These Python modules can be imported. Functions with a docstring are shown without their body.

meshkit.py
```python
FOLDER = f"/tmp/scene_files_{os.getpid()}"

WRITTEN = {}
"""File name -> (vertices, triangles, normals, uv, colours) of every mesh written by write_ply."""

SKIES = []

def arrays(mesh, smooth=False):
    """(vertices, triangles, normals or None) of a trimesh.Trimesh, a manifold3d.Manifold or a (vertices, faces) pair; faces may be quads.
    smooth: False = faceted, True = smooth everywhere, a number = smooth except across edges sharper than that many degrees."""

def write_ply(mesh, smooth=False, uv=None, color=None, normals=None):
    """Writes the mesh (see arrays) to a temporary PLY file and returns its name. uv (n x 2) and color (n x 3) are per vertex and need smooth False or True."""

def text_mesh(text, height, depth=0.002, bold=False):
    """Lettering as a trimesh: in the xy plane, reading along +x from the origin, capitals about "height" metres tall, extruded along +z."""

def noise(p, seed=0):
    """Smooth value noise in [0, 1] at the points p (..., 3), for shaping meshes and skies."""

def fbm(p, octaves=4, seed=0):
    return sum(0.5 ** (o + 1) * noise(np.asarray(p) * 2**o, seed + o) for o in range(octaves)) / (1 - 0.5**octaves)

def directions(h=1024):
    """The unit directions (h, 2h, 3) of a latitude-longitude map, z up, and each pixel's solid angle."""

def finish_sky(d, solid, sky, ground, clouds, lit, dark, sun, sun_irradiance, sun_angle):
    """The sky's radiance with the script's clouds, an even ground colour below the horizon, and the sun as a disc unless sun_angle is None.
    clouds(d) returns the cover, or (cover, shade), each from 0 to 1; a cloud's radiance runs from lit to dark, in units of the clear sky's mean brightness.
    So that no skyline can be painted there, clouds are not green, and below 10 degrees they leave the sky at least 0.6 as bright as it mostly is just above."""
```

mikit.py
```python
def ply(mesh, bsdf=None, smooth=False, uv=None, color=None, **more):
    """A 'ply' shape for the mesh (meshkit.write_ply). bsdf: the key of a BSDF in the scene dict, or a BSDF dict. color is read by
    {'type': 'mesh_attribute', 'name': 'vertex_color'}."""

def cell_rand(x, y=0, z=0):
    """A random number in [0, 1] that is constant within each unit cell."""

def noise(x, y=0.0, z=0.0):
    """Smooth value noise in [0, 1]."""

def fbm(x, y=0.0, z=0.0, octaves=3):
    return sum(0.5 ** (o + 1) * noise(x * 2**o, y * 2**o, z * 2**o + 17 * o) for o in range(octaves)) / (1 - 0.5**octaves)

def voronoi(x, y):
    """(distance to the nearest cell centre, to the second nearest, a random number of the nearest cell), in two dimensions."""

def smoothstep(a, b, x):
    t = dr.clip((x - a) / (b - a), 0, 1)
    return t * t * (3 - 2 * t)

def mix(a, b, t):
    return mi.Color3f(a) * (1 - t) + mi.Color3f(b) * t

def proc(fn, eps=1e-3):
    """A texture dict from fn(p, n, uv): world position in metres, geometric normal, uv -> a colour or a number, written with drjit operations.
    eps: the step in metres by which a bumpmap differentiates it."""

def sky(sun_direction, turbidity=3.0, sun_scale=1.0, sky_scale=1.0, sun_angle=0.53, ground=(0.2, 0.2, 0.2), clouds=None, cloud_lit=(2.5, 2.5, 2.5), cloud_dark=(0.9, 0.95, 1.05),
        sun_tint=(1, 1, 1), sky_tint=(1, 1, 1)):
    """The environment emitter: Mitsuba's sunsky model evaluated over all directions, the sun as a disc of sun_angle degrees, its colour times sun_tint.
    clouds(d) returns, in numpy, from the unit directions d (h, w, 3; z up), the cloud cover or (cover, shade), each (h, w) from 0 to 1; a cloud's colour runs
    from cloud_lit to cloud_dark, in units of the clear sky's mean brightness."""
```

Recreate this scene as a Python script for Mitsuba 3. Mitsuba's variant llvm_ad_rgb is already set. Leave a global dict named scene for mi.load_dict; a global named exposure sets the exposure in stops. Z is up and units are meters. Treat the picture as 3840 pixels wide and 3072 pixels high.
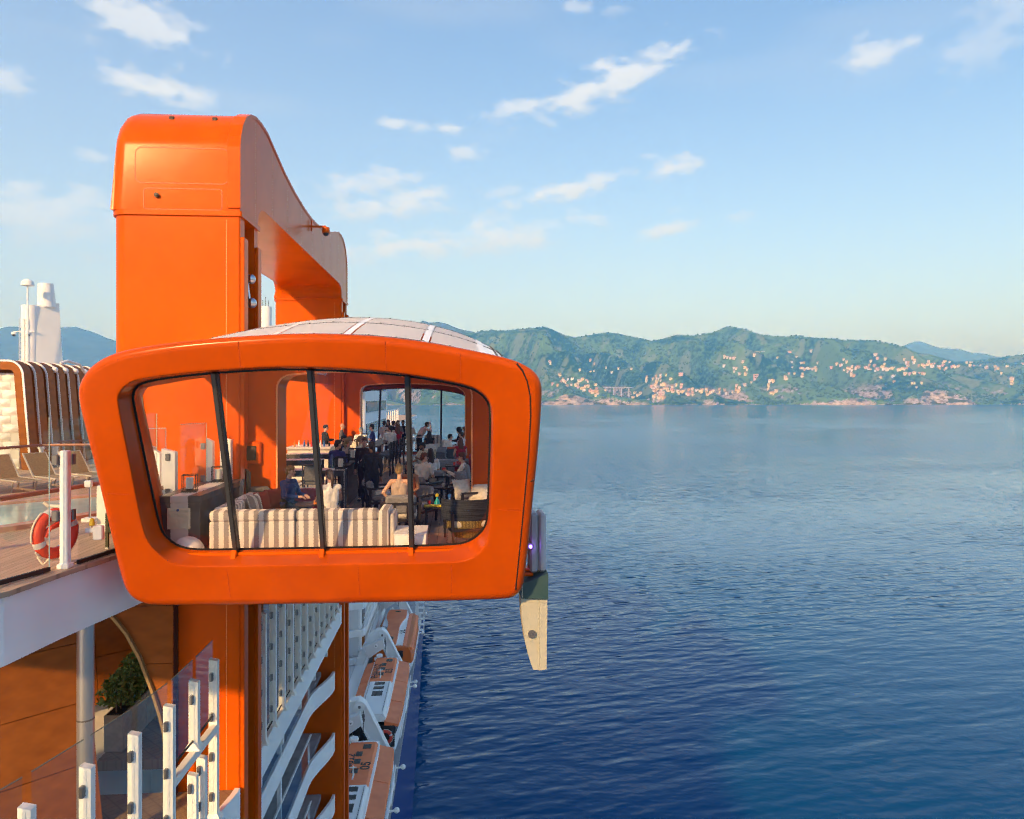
import math, random
import numpy as np, trimesh, shapely, manifold3d as m3
import drjit as dr, mitsuba as mi
import mikit, meshkit
from mikit import proc, noise, fbm, smoothstep, mix, cell_rand
T = mi.ScalarTransform4f
scene, labels = {}, {}
# ------------------------------------------------ camera, sky, exposure (eye at the origin, x outboard, y along the ship, z up, sea at z = -36)
YAW = math.radians(4.19)
SEA = -36.0
scene['haze_air'] = {'type': 'homogeneous', 'albedo': {'type': 'rgb', 'value': [0.54, 0.89, 1.0]}, 'sigma_t': {'type': 'rgb', 'value': [0.00005, 0.000095, 0.00018]}}
scene['camera'] = {'type': 'perspective', 'fov': 68.88, 'fov_axis': 'x', 'near_clip': 0.1, 'far_clip': 60000.0, 'principal_point_offset_y': 0.015,
                   'to_world': T().look_at(origin=[0, 0, 0], target=[math.sin(YAW), math.cos(YAW), 0], up=[0, 0, 1]),
                   'medium': {'type': 'ref', 'id': 'haze_air'}}
SUN = (-0.42, -0.82, 0.385)
CLOUDS = [(-22.4, 24.2, 4.4, 1.9, -15, .85), (-21, 20.3, 3.2, 1.0, -8, .95), (-28.7, 11.7, 6.0, 1.9, 0, .6), (-30.2, 19.3, 1.3, .9, 0, .6), (-24.9, 15.7, 1.2, .35, 0, .5),
          (12.2, 22.9, 6.2, 1.3, 18, 1.0), (9.2, 21.8, 2.4, .9, 10, .9), (3.9, 20.9, 2.7, .6, 12, .8), (-1.2, 19.8, 2.3, .6, 0, .9), (-5, 19.8, 1.3, .4, 0, .8), (.4, 18.2, 1.4, .6, 0, .7),
          (9.4, 15.8, 4.8, .75, 14, 1.0), (16.5, 16.8, 2.3, .8, 14, .95), (16.3, 12.5, 2.2, .45, 13, .9), (21.6, 13.0, 1.3, .4, 10, .7), (-7.9, 15.6, 4.8, 1.0, 8, .95), (-4.8, 14.3, 5.0, 1.1, 8, .95),
          (-.5, 11.7, 10.2, 1.1, 6, .95), (30.6, 22.5, 2.5, .9, 6, .85), (37, 22.3, 3.2, 1.7, 35, .35), (9.2, 27.4, 1.6, .5, 0, .5), (11.9, 27.1, 1.2, .4, 0, .4), (11.2, 13, 1.0, .25, 0, .5), (3.5, 15.3, 1.7, .35, 10, .5),
          (-70, 30, 14, 4, 10, .6), (80, 25, 16, 4, -8, .6), (120, 40, 18, 6, 20, .5), (-130, 30, 16, 5, 0, .5), (170, 20, 15, 4, 0, .5)]


def clouds(d):
    az = np.degrees(np.arctan2(d[..., 0], d[..., 1]))
    el = np.degrees(np.arcsin(np.clip(d[..., 2], -1, 1)))
    q = np.stack([az * .55, el * 1.3, az * 0], -1)
    n = meshkit.fbm(q, 5, 3) - .5
    n2 = meshkit.fbm(q * 2.3, 4, 9) - .5
    cov, shade = np.zeros(az.shape), np.zeros(az.shape)
    for a, e, ra, re, tilt, den in CLOUDS:
        c, s = math.cos(math.radians(tilt)), math.sin(math.radians(tilt))
        da, de = az - a, el - e
        u, v = (da * c + de * s) / ra, (-da * s + de * c) / re
        r = np.sqrt(u * u + v * v) + n * 1.9 + n2 * 1.3
        k = den * np.clip((1.12 - r) / .95, 0, 1) ** 1.1
        cov = np.maximum(cov, k)
        shade = np.where(k > .02, np.maximum(shade, np.clip(-v * .6 + .1, 0, .8) * (k > .02)), shade)
    low = np.clip(.74 * np.exp(-np.clip(el, 0, 90) / 9.) * (.75 + .5 * meshkit.fbm(np.stack([az * .04, el * .15, az * 0], -1), 3, 33)) + .16 * np.exp(-((az + 45) / 40.) ** 2), 0, .8)
    veil = np.clip(meshkit.fbm(np.stack([az * .05, el * .22, az * 0], -1), 4, 21) - .42, 0, 1) * .55
    return 1 - (1 - cov * .84) * (1 - np.maximum(veil, low)), np.where(cov > .05, shade * .6, .35)


scene['sky'] = mikit.sky(SUN, sun_angle=2.2, turbidity=2.4, sun_scale=.70, sky_scale=1.27, sun_tint=(1.06, .93, .77), sky_tint=(.925, .965, 1.085), clouds=clouds, cloud_lit=(1.88, 1.93, 2.0), cloud_dark=(1.42, 1.52, 1.60))
exposure = 2.55

# ------------------------------------------------ helpers


def numbered(key):
    if key not in scene and key not in labels:
        return key
    i = 1
    while f'{key}_{i:03d}' in scene or f'{key}_{i:03d}' in labels:
        i += 1
    return f'{key}_{i:03d}'


def say(key, label=None, category=None, group=None, kind=None):
    d = labels.setdefault(key, {})
    for a, b in (('label', label), ('category', category), ('group', group), ('kind', kind)):
        if b:
            d[a] = b


def thing(name, label, category, group=None):
    key = numbered(name)
    say(key, label, category, group)
    return key


def shape(mesh, mat, smooth=30, uv=None, color=None):
    return mikit.ply(mesh, mat, smooth=smooth, uv=uv, color=color)


def part(parent, name, mesh, mat=None, smooth=30, label=None, kind=None, tw=None):
    """A part of parent (its key); mesh is a mesh or a shape dict made before."""
    key = numbered(f'{parent}__{name}')
    d = mesh if isinstance(mesh, dict) else shape(mesh, mat, smooth)
    if mat is not None and isinstance(mesh, dict):
        d = {**d, 'bsdf': {'type': 'ref', 'id': mat}}
    if tw is not None:
        d = {**d, 'to_world': tw}
    scene[key] = d
    if label or kind:
        say(key, label, None, None, kind)
    return key


def whole(name, mesh, mat, label=None, category=None, group=None, kind=None, smooth=30, tw=None):
    """A thing, a piece of the setting or stuff that is one mesh."""
    key = numbered(name)
    d = mesh if isinstance(mesh, dict) else shape(mesh, mat, smooth)
    if mat is not None and isinstance(mesh, dict):
        d = {**d, 'bsdf': {'type': 'ref', 'id': mat}}
    if tw is not None:
        d = {**d, 'to_world': tw}
    scene[key] = d
    say(key, label, category, group, kind)
    return key


def tm(v, f):
    return trimesh.Trimesh(np.asarray(v, float), np.asarray(f), process=False)


def cat(*ms):
    ms = [m for a in ms for m in (a if isinstance(a, (list, tuple)) else [a])]
    return ms[0] if len(ms) == 1 else trimesh.util.concatenate(ms)


def hull(pts):
    m = m3.Manifold.hull_points(np.asarray(pts, float)).to_mesh()
    return tm(m.vert_properties[:, :3], m.tri_verts)


def box(x0, x1, y0, y1, z0, z1, b=0.0):
    if x0 > x1: x0, x1 = x1, x0
    if y0 > y1: y0, y1 = y1, y0
    if z0 > z1: z0, z1 = z1, z0
    if b <= 0:
        m = trimesh.creation.box(bounds=[[x0, y0, z0], [x1, y1, z1]])
        return tm(m.vertices, m.faces)
    b = min(b, (x1 - x0) * .45, (y1 - y0) * .45, (z1 - z0) * .45)
    p = []
    for x, sx in ((x0, 1), (x1, -1)):
        for y, sy in ((y0, 1), (y1, -1)):
            for z, sz in ((z0, 1), (z1, -1)):
                p += [(x, y + sy * b, z + sz * b), (x + sx * b, y, z + sz * b), (x + sx * b, y + sy * b, z)]
    return hull(p)


def quadmesh(rows, closed=False, cap=False):
    """rows: list of (n,3) arrays joined one to the next. closed: each row is a loop."""
    rows = [np.asarray(r, float) for r in rows]
    n = len(rows[0])
    f = []
    for i in range(len(rows) - 1):
        for j in range(n if closed else n - 1):
            a, b = i * n + j, i * n + (j + 1) % n
            f += [[a, b, b + n], [a, b + n, a + n]]
    v = np.vstack(rows)
    if cap:
        for r, flip in ((0, False), (len(rows) - 1, True)):
            c = len(v)
            v = np.vstack([v, rows[r].mean(0)])
            for j in range(n):
                a, b = r * n + j, r * n + (j + 1) % n
                f.append([a, c, b] if not flip else [a, b, c])
    return tm(v, f)


def tube(pts, r, n=8, cap=True):
    p = np.asarray(pts, float)
    r = np.broadcast_to(r, (len(p),))
    t = np.gradient(p, axis=0)
    t /= np.linalg.norm(t, axis=1, keepdims=True) + 1e-12
    up = np.array([0, 0, 1.]) if abs(t[0][2]) < .9 else np.array([1., 0, 0])
    rows = []
    a = np.cross(t[0], up)
    for k in range(len(p)):
        a = a - t[k] * np.dot(a, t[k])
        a /= np.linalg.norm(a) + 1e-12
        b = np.cross(t[k], a)
        w = np.arange(n) * 2 * np.pi / n
        rows.append(p[k] + r[k] * (np.cos(w)[:, None] * a + np.sin(w)[:, None] * b))
    return quadmesh(rows, True, cap)


def bar(p, q, w, h, b=0.0, up=(0, 0, 1)):
    """A straight bar from p to q, w across and h along up."""
    p, q = np.asarray(p, float), np.asarray(q, float)
    L = np.linalg.norm(q - p)
    y = (q - p) / L
    u = np.asarray(up, float)
    if abs(np.dot(y, u)) > .97:
        u = np.array([0, 1., 0])
    x = np.cross(y, u); x /= np.linalg.norm(x)
    z = np.cross(x, y)
    m = box(-w / 2, w / 2, 0, L, -h / 2, h / 2, b)
    m.vertices = p + m.vertices[:, :1] * x + m.vertices[:, 1:2] * y + m.vertices[:, 2:] * z
    return m


def prism(poly, lo, hi, plane='xz', bevel=0.0):
    """A 2-D polygon pushed along the third axis from lo to hi. plane: 'xz' pushes along y, 'yz' along x, 'xy' along z."""
    poly = poly if hasattr(poly, 'geom_type') else shapely.Polygon(poly)
    poly = shapely.geometry.polygon.orient(poly)
    m = trimesh.creation.extrude_polygon(poly, abs(hi - lo), engine='earcut')
    v = np.array(m.vertices)
    lo = min(lo, hi)
    f = m.faces
    if plane == 'xz':
        v, f = np.stack([v[:, 0], v[:, 2] + lo, v[:, 1]], 1), f[:, ::-1]
    elif plane == 'yz':
        v = np.stack([v[:, 2] + lo, v[:, 0], v[:, 1]], 1)
    else:
        v = v + [0, 0, lo]
    return tm(v, f)


def lathe(profile, n=24, center=(0, 0, 0)):
    m = trimesh.creation.revolve(np.asarray(profile, float), sections=n)
    return tm(np.array(m.vertices) + np.asarray(center), m.faces)


def ball(c, r, sub=2):
    m = trimesh.creation.icosphere(subdivisions=sub, radius=1.0)
    return tm(np.asarray(c) + np.array(m.vertices) * r, m.faces)


def moved(m, loc=(0, 0, 0), rz=0.0, s=1.0):
    c, sn = math.cos(rz), math.sin(rz)
    v = np.array(m.vertices) * s
    v = np.stack([v[:, 0] * c - v[:, 1] * sn, v[:, 0] * sn + v[:, 1] * c, v[:, 2]], 1) + np.asarray(loc, float)
    return tm(v, m.faces)


def place(x=0, y=0, z=0, rz=0, s=1.0):
    return T().translate([x, y, z]).rotate([0, 0, 1], math.degrees(rz)).scale(s)


def rounded(poly, r, res=6):
    p = shapely.Polygon(poly)
    return p.buffer(-r, quad_segs=res).buffer(r, quad_segs=res)


# ------------------------------------------------ materials


def prin(name, col, rough=.5, metal=0., spec=.5, **kw):
    scene[name] = {'type': 'twosided', 'bsdf': {'type': 'principled', 'base_color': {'type': 'rgb', 'value': list(col)} if isinstance(col, (tuple, list)) else col,
                                                  'roughness': rough, 'metallic': metal, 'specular': spec, **kw}}
    return name


def coat(name, col, rough, bump_fn, bump_eps, scale, **kw):
    prin(name + '_base', col, rough, **kw)
    inner = scene.pop(name + '_base')['bsdf']
    scene[name] = {'type': 'twosided', 'bsdf': {'type': 'bumpmap', 'bump': proc(bump_fn, bump_eps), 'scale': scale, 'bsdf': inner}}
    return name


def grain(a, b, fx, fy, fz, oct=3):
    return lambda p, n, uv: mix(a, b, smoothstep(.25, .75, fbm(p.x * fx, p.y * fy, p.z * fz, oct)))


# orange paint: slight mottling and panel-scale unevenness; frame copy darkened in colour for its weaker sunlight
coat('orange_shaded', proc(grain((.45, .060, .0004), (.52, .074, .0008), 1.1, 1.1, .7)), .20, lambda p, n, uv: fbm(p.x * 1.5, p.y * 1.5, p.z * 1.2, 2), .02, .0035, spec=.18)
coat('orange', proc(grain((.60, .088, .0005), (.68, .106, .001), 1.1, 1.1, .7)), .24, lambda p, n, uv: fbm(p.x * 1.3, p.y * 1.3, p.z * 1.1, 2), .02, .0035, spec=.10)
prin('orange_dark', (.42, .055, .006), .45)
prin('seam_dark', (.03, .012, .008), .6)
prin('rail_dark', (.035, .022, .02), .5)
prin('steel_dark', (.10, .11, .12), .3, metal=.7)
prin('chrome', (.62, .63, .65), .16, metal=1.0)
prin('clamp_grey', (.16, .16, .17), .38, metal=.6)
prin('white_paint', proc(grain((.78, .78, .78), (.86, .86, .86), .8, .8, .5)), .42)
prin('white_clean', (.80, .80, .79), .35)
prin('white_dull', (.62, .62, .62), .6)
prin('cream', (.72, .66, .52), .7)
prin('black', (.012, .012, .014), .4)
prin('gasket', (.006, .006, .007), .7)
prin('grey_deck', proc(grain((.30, .30, .32), (.38, .38, .40), 3, 3, 3)), .7)
prin('navy_hull', (.003, .026, .15), .3)
scene['roof_skin'] = {'type': 'principledthin', 'base_color': {'type': 'rgb', 'value': [.95, .975, 1.0]}, 'roughness': .4, 'diff_trans': .82, 'spec_trans': 0.0, 'eta': 1.4}
prin('pale_panel', (.70, .74, .80), .22, spec=.6)
scene['glass'] = {'type': 'thindielectric', 'int_ior': 1.5}
scene['tint_glass'] = {'type': 'thindielectric', 'int_ior': 1.5, 'specular_transmittance': {'type': 'rgb', 'value': [.86, .93, .91]}}
prin('dark_window', (.015, .02, .025), .08, spec=.7)
# ------------------------------------------------ sea
def wave(p, n, uv):
    a, b = p.x * .93 + p.y * .30, p.y * .95 - p.x * .22
    q = noise(p.x * .013, p.y * .022, 3.0)
    amp = (.55 + .75 * smoothstep(.25, .75, q)) * (1 - .45 * smoothstep(700., 2200., p.y))
    long = noise(a * .085, b * .40, 1.) * .40
    mid = noise(a * .30 + 4 * q, b * .95, 5.) * .46 + noise(a * .62 + b * .35, b * 1.45 - a * .3, 9.) * .29
    fine = noise(a * 1.5, b * 2.9, 7.) * .13
    return (long * (1 - .5 * smoothstep(350., 1500., p.y)) + (mid + fine) * amp) * .215


scene['sea_water'] = {'type': 'bumpmap', 'bump': proc(wave, .12), 'scale': 1.0,
                      'bsdf': {'type': 'principled', 'base_color': {'type': 'rgb', 'value': [.0, .066, .180]}, 'roughness': .05, 'spec_tint': 1.0, 'specular': .045}}
g = np.array([-30000, -3000, -300, 300, 3000, 30000.])
gx, gy = np.meshgrid(g, g + 300, indexing='ij')
rows = [np.stack([gx[i], gy[i], np.full(6, SEA)], 1) for i in range(6)]
whole('sea', quadmesh(rows[::-1]), 'sea_water', 'calm dark blue sea with fine ripples reaching to the hilly coast', kind='structure', smooth=False)

# ------------------------------------------------ hills
MAIN = np.array([(-600, 400), (117, 469), (181, 486), (308, 485), (436, 497), (549, 508), (597, 512), (677, 479), (736, 454), (797, 440), (914, 462), (1002, 478), (1083, 472), (1181, 450), (1296, 424), (1332, 421), (1395, 439), (1500, 464), (1593, 461), (1669, 468), (1742, 480), (1816, 514), (1856, 526), (1892, 518), (1922, 491), (1996, 475), (2117, 459), (2242, 460), (2353, 464), (2458, 446), (2628, 446), (2751, 414), (2878, 381), (2964, 362), (3064, 362), (3140, 340), (3241, 303), (3349, 280), (3516, 288), (3667, 298), (3794, 312), (3995, 343), (4330, 361), (6000, 380)], float)
FAR = np.array([(5200, 150), (5911, 541), (6288, 681), (6552, 743), (6811, 828), (7016, 902), (7131, 917), (7230, 881), (7467, 809), (7767, 796), (7991, 731), (8130, 739), (8378, 673), (8821, 564), (10500, 300)], float)
LEFTH = np.array([(-9000, 500), (-5218, 671), (-4850, 737), (-4618, 777), (-4386, 769), (-4152, 771), (-3964, 782), (-3800, 734), (-3587, 647), (-3254, 486), (-2872, 315), (-2300, 60)], float)
BACK = np.array([(-2600, 60), (-1368, 361), (-864, 534), (-482, 665), (-363, 721), (-312, 741), (-256, 722), (-175, 733), (-98, 715), (9, 676), (160, 643), (333, 562), (800, 300)], float)


def n2(x, y, s, seed):
    return meshkit.noise(np.stack([x * s, y * s, np.zeros_like(x) + seed * 7.3], -1), seed)


def f2(x, y, s, seed, o=4):
    return meshkit.fbm(np.stack([x * s, y * s, np.zeros_like(x) + seed * 3.1], -1), o, seed)


def shore(x):
    return 3440 + 60 * np.sin(x / 210. + 1) + 40 * np.sin(x / 83.) + 25 * np.sin(x / 37. + 2) + 90 * np.exp(-((x - 700) / 260) ** 2)


def hill(x, y):
    """Height above the sea of the coast's slopes."""
    ys = shore(x)
    yr = 5000.
    t = (y - ys) / (yr - ys)
    r = np.interp(x, MAIN[:, 0], MAIN[:, 1])
    tc = np.clip(t, 0, 1)
    # gullies and spurs that run down to the shore, leaning to the right as they come down
    u = (x - (1 - tc) * 520) / 560.
    ridge = 1 - np.abs(2 * (u + .35 * n2(x, y, 1 / 700., 4) - np.floor(u + .35 * n2(x, y, 1 / 700., 4))) - 1)
    u2 = (x - (1 - tc) * 180) / 170. + n2(x, y, 1 / 300., 8)
    ridge2 = 1 - np.abs(2 * (u2 - np.floor(u2)) - 1)
    cliff = 9 + 40 * np.clip(n2(x, y * 0, 1 / 300., 12) * 2.2 - 1.1, 0, 1) + 8 * n2(x, y * 0, 1 / 45., 14)
    cliff = cliff + (45 * np.exp(-((x - 2260) / 150) ** 2) + 34 * np.exp(-((x - 460) / 130) ** 2)) * (.5 + .9 * n2(x, y * 0, 1 / 60., 77))
    base = np.clip(cliff * np.clip(tc / .018, 0, 1) ** .7, 0, r)
    valley = 1 - .55 * np.exp(-((x - 900) / 260) ** 2)     # the wooded bowl left of the middle spur
    prof = (tc ** 1.15) * (1 - (1 - valley) * np.sin(np.pi * tc) ** .8)
    h = base + (r - base) * prof
    amp = np.sin(np.pi * np.clip(tc, 0, 1)) ** .9
    low = np.clip(r / 420., .3, 1.2)
    h = h + amp * low * (270 * (ridge - .62) + 70 * (ridge2 - .5)) * np.clip(1.2 - np.exp(-((x - 3500) / 700.) ** 2) * .7, .2, 1.2)
    h = h + (f2(x, y, 1 / 260., 31) - .5) * 60 * amp + (f2(x, y, 1 / 45., 33, 3) - .5) * 15 * np.clip(tc * 20, 0, 1)
    h = np.minimum(h, r * (.66 + .33 * tc) - 6 * (tc < .97))
    back = np.clip((t - 1) / .5, 0, 1)
    h = np.where(t > 1, r * (1 - .5 * back) + (f2(x, y, 1 / 45., 33, 3) - .5) * 14, h)
    return np.where(t < 0, -14 + t * 400, np.maximum(h, 1.0) * np.clip(t * 160, 0, 1) - 1)


def ground(x, y):
    return SEA + hill(np.atleast_1d(np.asarray(x, float)), np.atleast_1d(np.asarray(y, float)))


def sheet(xs, ys, fn):
    X, Y = np.meshgrid(xs, ys, indexing='ij')
    Z = fn(X, Y)
    n, m = X.shape
    i = np.arange((n - 1) * (m - 1))
    a = (i // (m - 1)) * m + i % (m - 1)
    return tm(np.stack([X, Y, Z], -1).reshape(-1, 3), np.vstack([np.stack([a, a + m, a + m + 1], 1), np.stack([a, a + m + 1, a + 1], 1)]))


def hill_colour(p, n, uv):
    big = fbm(p.x * .006, p.y * .006, 2., 3)
    fine = fbm(p.x * .055, p.y * .055, p.z * .05, 3)
    c = mix((.014, .062, .026), (.105, .195, .058), smoothstep(.36, .62, big * .62 + fine * .38))
    c = mix(c, (.20, .24, .11), smoothstep(.56, .70, fbm(p.x * .014 + 40, p.y * .014, 5., 3)) * .6)
    rock = smoothstep(.70, .52, n.z + (noise(p.x * .03, p.y * .03, p.z * .05) - .5) * .35) * smoothstep(118., 50., p.z - SEA + 60 * (noise(p.x * .011, 3., p.z * .02) - .5))
    rc = mix((.20, .165, .13), (.50, .43, .35), smoothstep(.25, .75, fbm(p.x * .06, p.y * .06, p.z * .10, 4)))
    rc = mix(rc, (.06, .08, .035), smoothstep(.50, .62, fbm(p.x * .03 + 9, p.y * .03, p.z * .06, 3)))
    return mix(c, rc, dr.clip(rock, 0, 1))


scene['hill_slope'] = {'type': 'twosided', 'bsdf': {'type': 'diffuse', 'reflectance': proc(hill_colour, 1.)}}
prin('far_slope', proc(lambda p, n, uv: mix((.045, .07, .03), (.10, .115, .05), fbm(p.x * .004, p.y * .004, p.z * .004, 4))), .95, spec=.05)
xs = np.arange(-350, 5600, 14.)
ys = np.concatenate([np.arange(3250, 3760, 7.), np.arange(3760, 5080, 15.), np.arange(5080, 6000, 80.)])
whole('hills', sheet(xs, ys, lambda x, y: SEA + hill(x, y)), 'hill_slope', 'green wooded coastal hills with rocky shore behind the sea', kind='structure', smooth=True)


def range_sheet(prof, y0, y1, seed, dx, rough):
    xs = np.arange(prof[0, 0], prof[-1, 0], dx)
    ys = np.linspace(y0, y1, 26)

    def fn(x, y):
        r = np.interp(x, prof[:, 0], prof[:, 1])
        t = np.clip((y - y0) / ((y1 - y0) * .75), 0, 1.33)
        g = 1 - np.abs(2 * f2(x, y * .4, 1 / (rough * 6), seed) - 1)
        s = np.where(t <= 1, t ** 1.1, 1 - (t - 1))
        return SEA - 4 + r * s + np.sin(np.pi * np.clip(t, 0, 1)) * (g - .7) * rough + (f2(x, y, 1 / 70., seed + 5, 3) - .5) * 26 * np.clip(t * 4, 0, 1)
    return sheet(xs, ys, fn)


whole('far_mountain', range_sheet(FAR, 9300, 11600, 41, 40., 160), 'far_slope', 'pale blue mountain fading in haze behind the village saddle', kind='structure', smooth=True)
whole('wooded_mountain', range_sheet(LEFTH, 6400, 8600, 47, 40., 160), 'far_slope', 'hazy blue mountain behind the ship funnel', kind='structure', smooth=True)
whole('back_ridge', range_sheet(BACK, 5200, 7330, 53, 26., 140), 'far_slope', 'hazy ridge with twin peaks behind the lounge roof', kind='structure', smooth=True)

# air: one closed box of thin haze round everything
scene['haze'] = {'type': 'cube', 'to_world': T().translate([0, 8000, 430]).scale([26000, 22000, 468]), 'bsdf': {'type': 'null'}, 'interior': {'type': 'ref', 'id': 'haze_air'}}
say('haze', 'thin blue haze in the air over the sea', 'haze', kind='stuff')
# ------------------------------------------------ the orange tower: two columns and a beam with a dip between its shoulders
TX0, TX1 = -7.6, -4.82          # inboard and outboard faces
TY0, TY1, TY2, TY3 = 17.0, 18.5, 31.65, 33.15
tower = thing('orange_tower', 'tall orange portal tower with two columns and a dipped beam, above the lounge', 'tower')


def column_ring(x0, x1, y0, y1, r, slot=None, z=0.0):
    """A column's outline: rounded inboard corners, a slot in the outboard face."""
    pts = []
    for cx, cy, a0 in ((x0 + r, y1 - r, 90), (x0 + r, y0 + r, 180)):
        for a in np.linspace(a0, a0 + 90, 7):
            pts.append((cx + r * math.cos(math.radians(a)), cy + r * math.sin(math.radians(a))))
    pts += [(x1 - .03, y0), (x1, y0 + .03)]
    if slot:
        s0, s1, d = slot
        pts += [(x1, s0), (x1 - d, s0), (x1 - d, s1), (x1, s1)]
    pts += [(x1, y1 - .03), (x1 - .03, y1)]
    return pts


def column(y0, y1, slot, ztop):
    lo = TX0 if y0 > 25 else -6.25
    k = part(tower, 'column', cat(prism(column_ring(TX0, TX1, y0, y1, .34, slot), -3.4, ztop, 'xy'), prism(column_ring(lo, TX1, y0, y1, .10, slot), -31., -3.4, 'xy')), 'orange', 35)
    # guide rails in the slot, edge flanges, a bolt strip
    s0, s1, d = slot
    part(k, 'guide_rail', box(TX1 - d + .01, TX1 - d + .12, s0 + .08, s0 + .20, -30.9, ztop - .3), 'rail_dark')
    part(k, 'guide_rail', box(TX1 - d + .01, TX1 - d + .12, s1 - .20, s1 - .08, -30.9, ztop - .3), 'rail_dark')
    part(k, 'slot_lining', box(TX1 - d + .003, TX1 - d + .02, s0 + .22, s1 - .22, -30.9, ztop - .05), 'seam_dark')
    part(k, 'edge_flange', cat(box(TX1 + .002, TX1 + .09, y0 + .02, s0 - .02, -30.9, ztop - .45, .015), box(TX1 + .002, TX1 + .09, s1 + .02, y1 - .02, -30.9, ztop - .45, .015)), 'orange')
    return k


col_a = column(TY0, TY1, (17.36, 18.16, .55), 4.02)
col_b = column(TY2, TY3, (32.0, 32.8, .55), 4.02)
# rust-free thin seams on the front face, the collar under the head
for k, y0, y1 in ((col_a, TY0, TY1), (col_b, TY2, TY3)):
    part(k, 'collar', prism(shapely.Polygon(column_ring(TX0 - .05, TX1 + .05, y0 - .05, y1 + .05, .38)), 4.02, 4.13, 'xy'), 'orange', 35)
    part(k, 'seam', box(TX1 - .30, TX1 - .288, y0 - .012, y0 - .001, -12, 3.95), 'pale_orange' if 'pale_orange' in scene else prin('pale_orange', (.85, .33, .12), .5))

# the head: profile in the y-z plane, rounded shoulders, dip in the middle, opening below
prof = [(17.0, 4.13), (17.0, 5.55), (17.06, 5.80), (17.22, 6.10), (17.5, 6.38), (17.85, 6.56), (18.3, 6.68), (18.8, 6.71), (19.4, 6.68), (20.2, 6.50), (21.3, 6.25), (22.6, 6.05), (24.0, 5.93), (25.1, 5.89), (26.2, 5.93), (27.6, 6.05), (28.9, 6.25), (30.0, 6.50), (30.8, 6.68), (31.4, 6.71), (31.9, 6.68), (32.3, 6.56), (32.65, 6.38), (32.93, 6.10), (33.09, 5.80), (33.15, 5.55), (33.15, 4.13)]
under = [(31.65, 4.13), (31.62, 4.35), (31.5, 4.52), (31.3, 4.62), (31.0, 4.66), (19.2, 4.66), (18.85, 4.62), (18.64, 4.50), (18.53, 4.32), (18.5, 4.13)]


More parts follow.
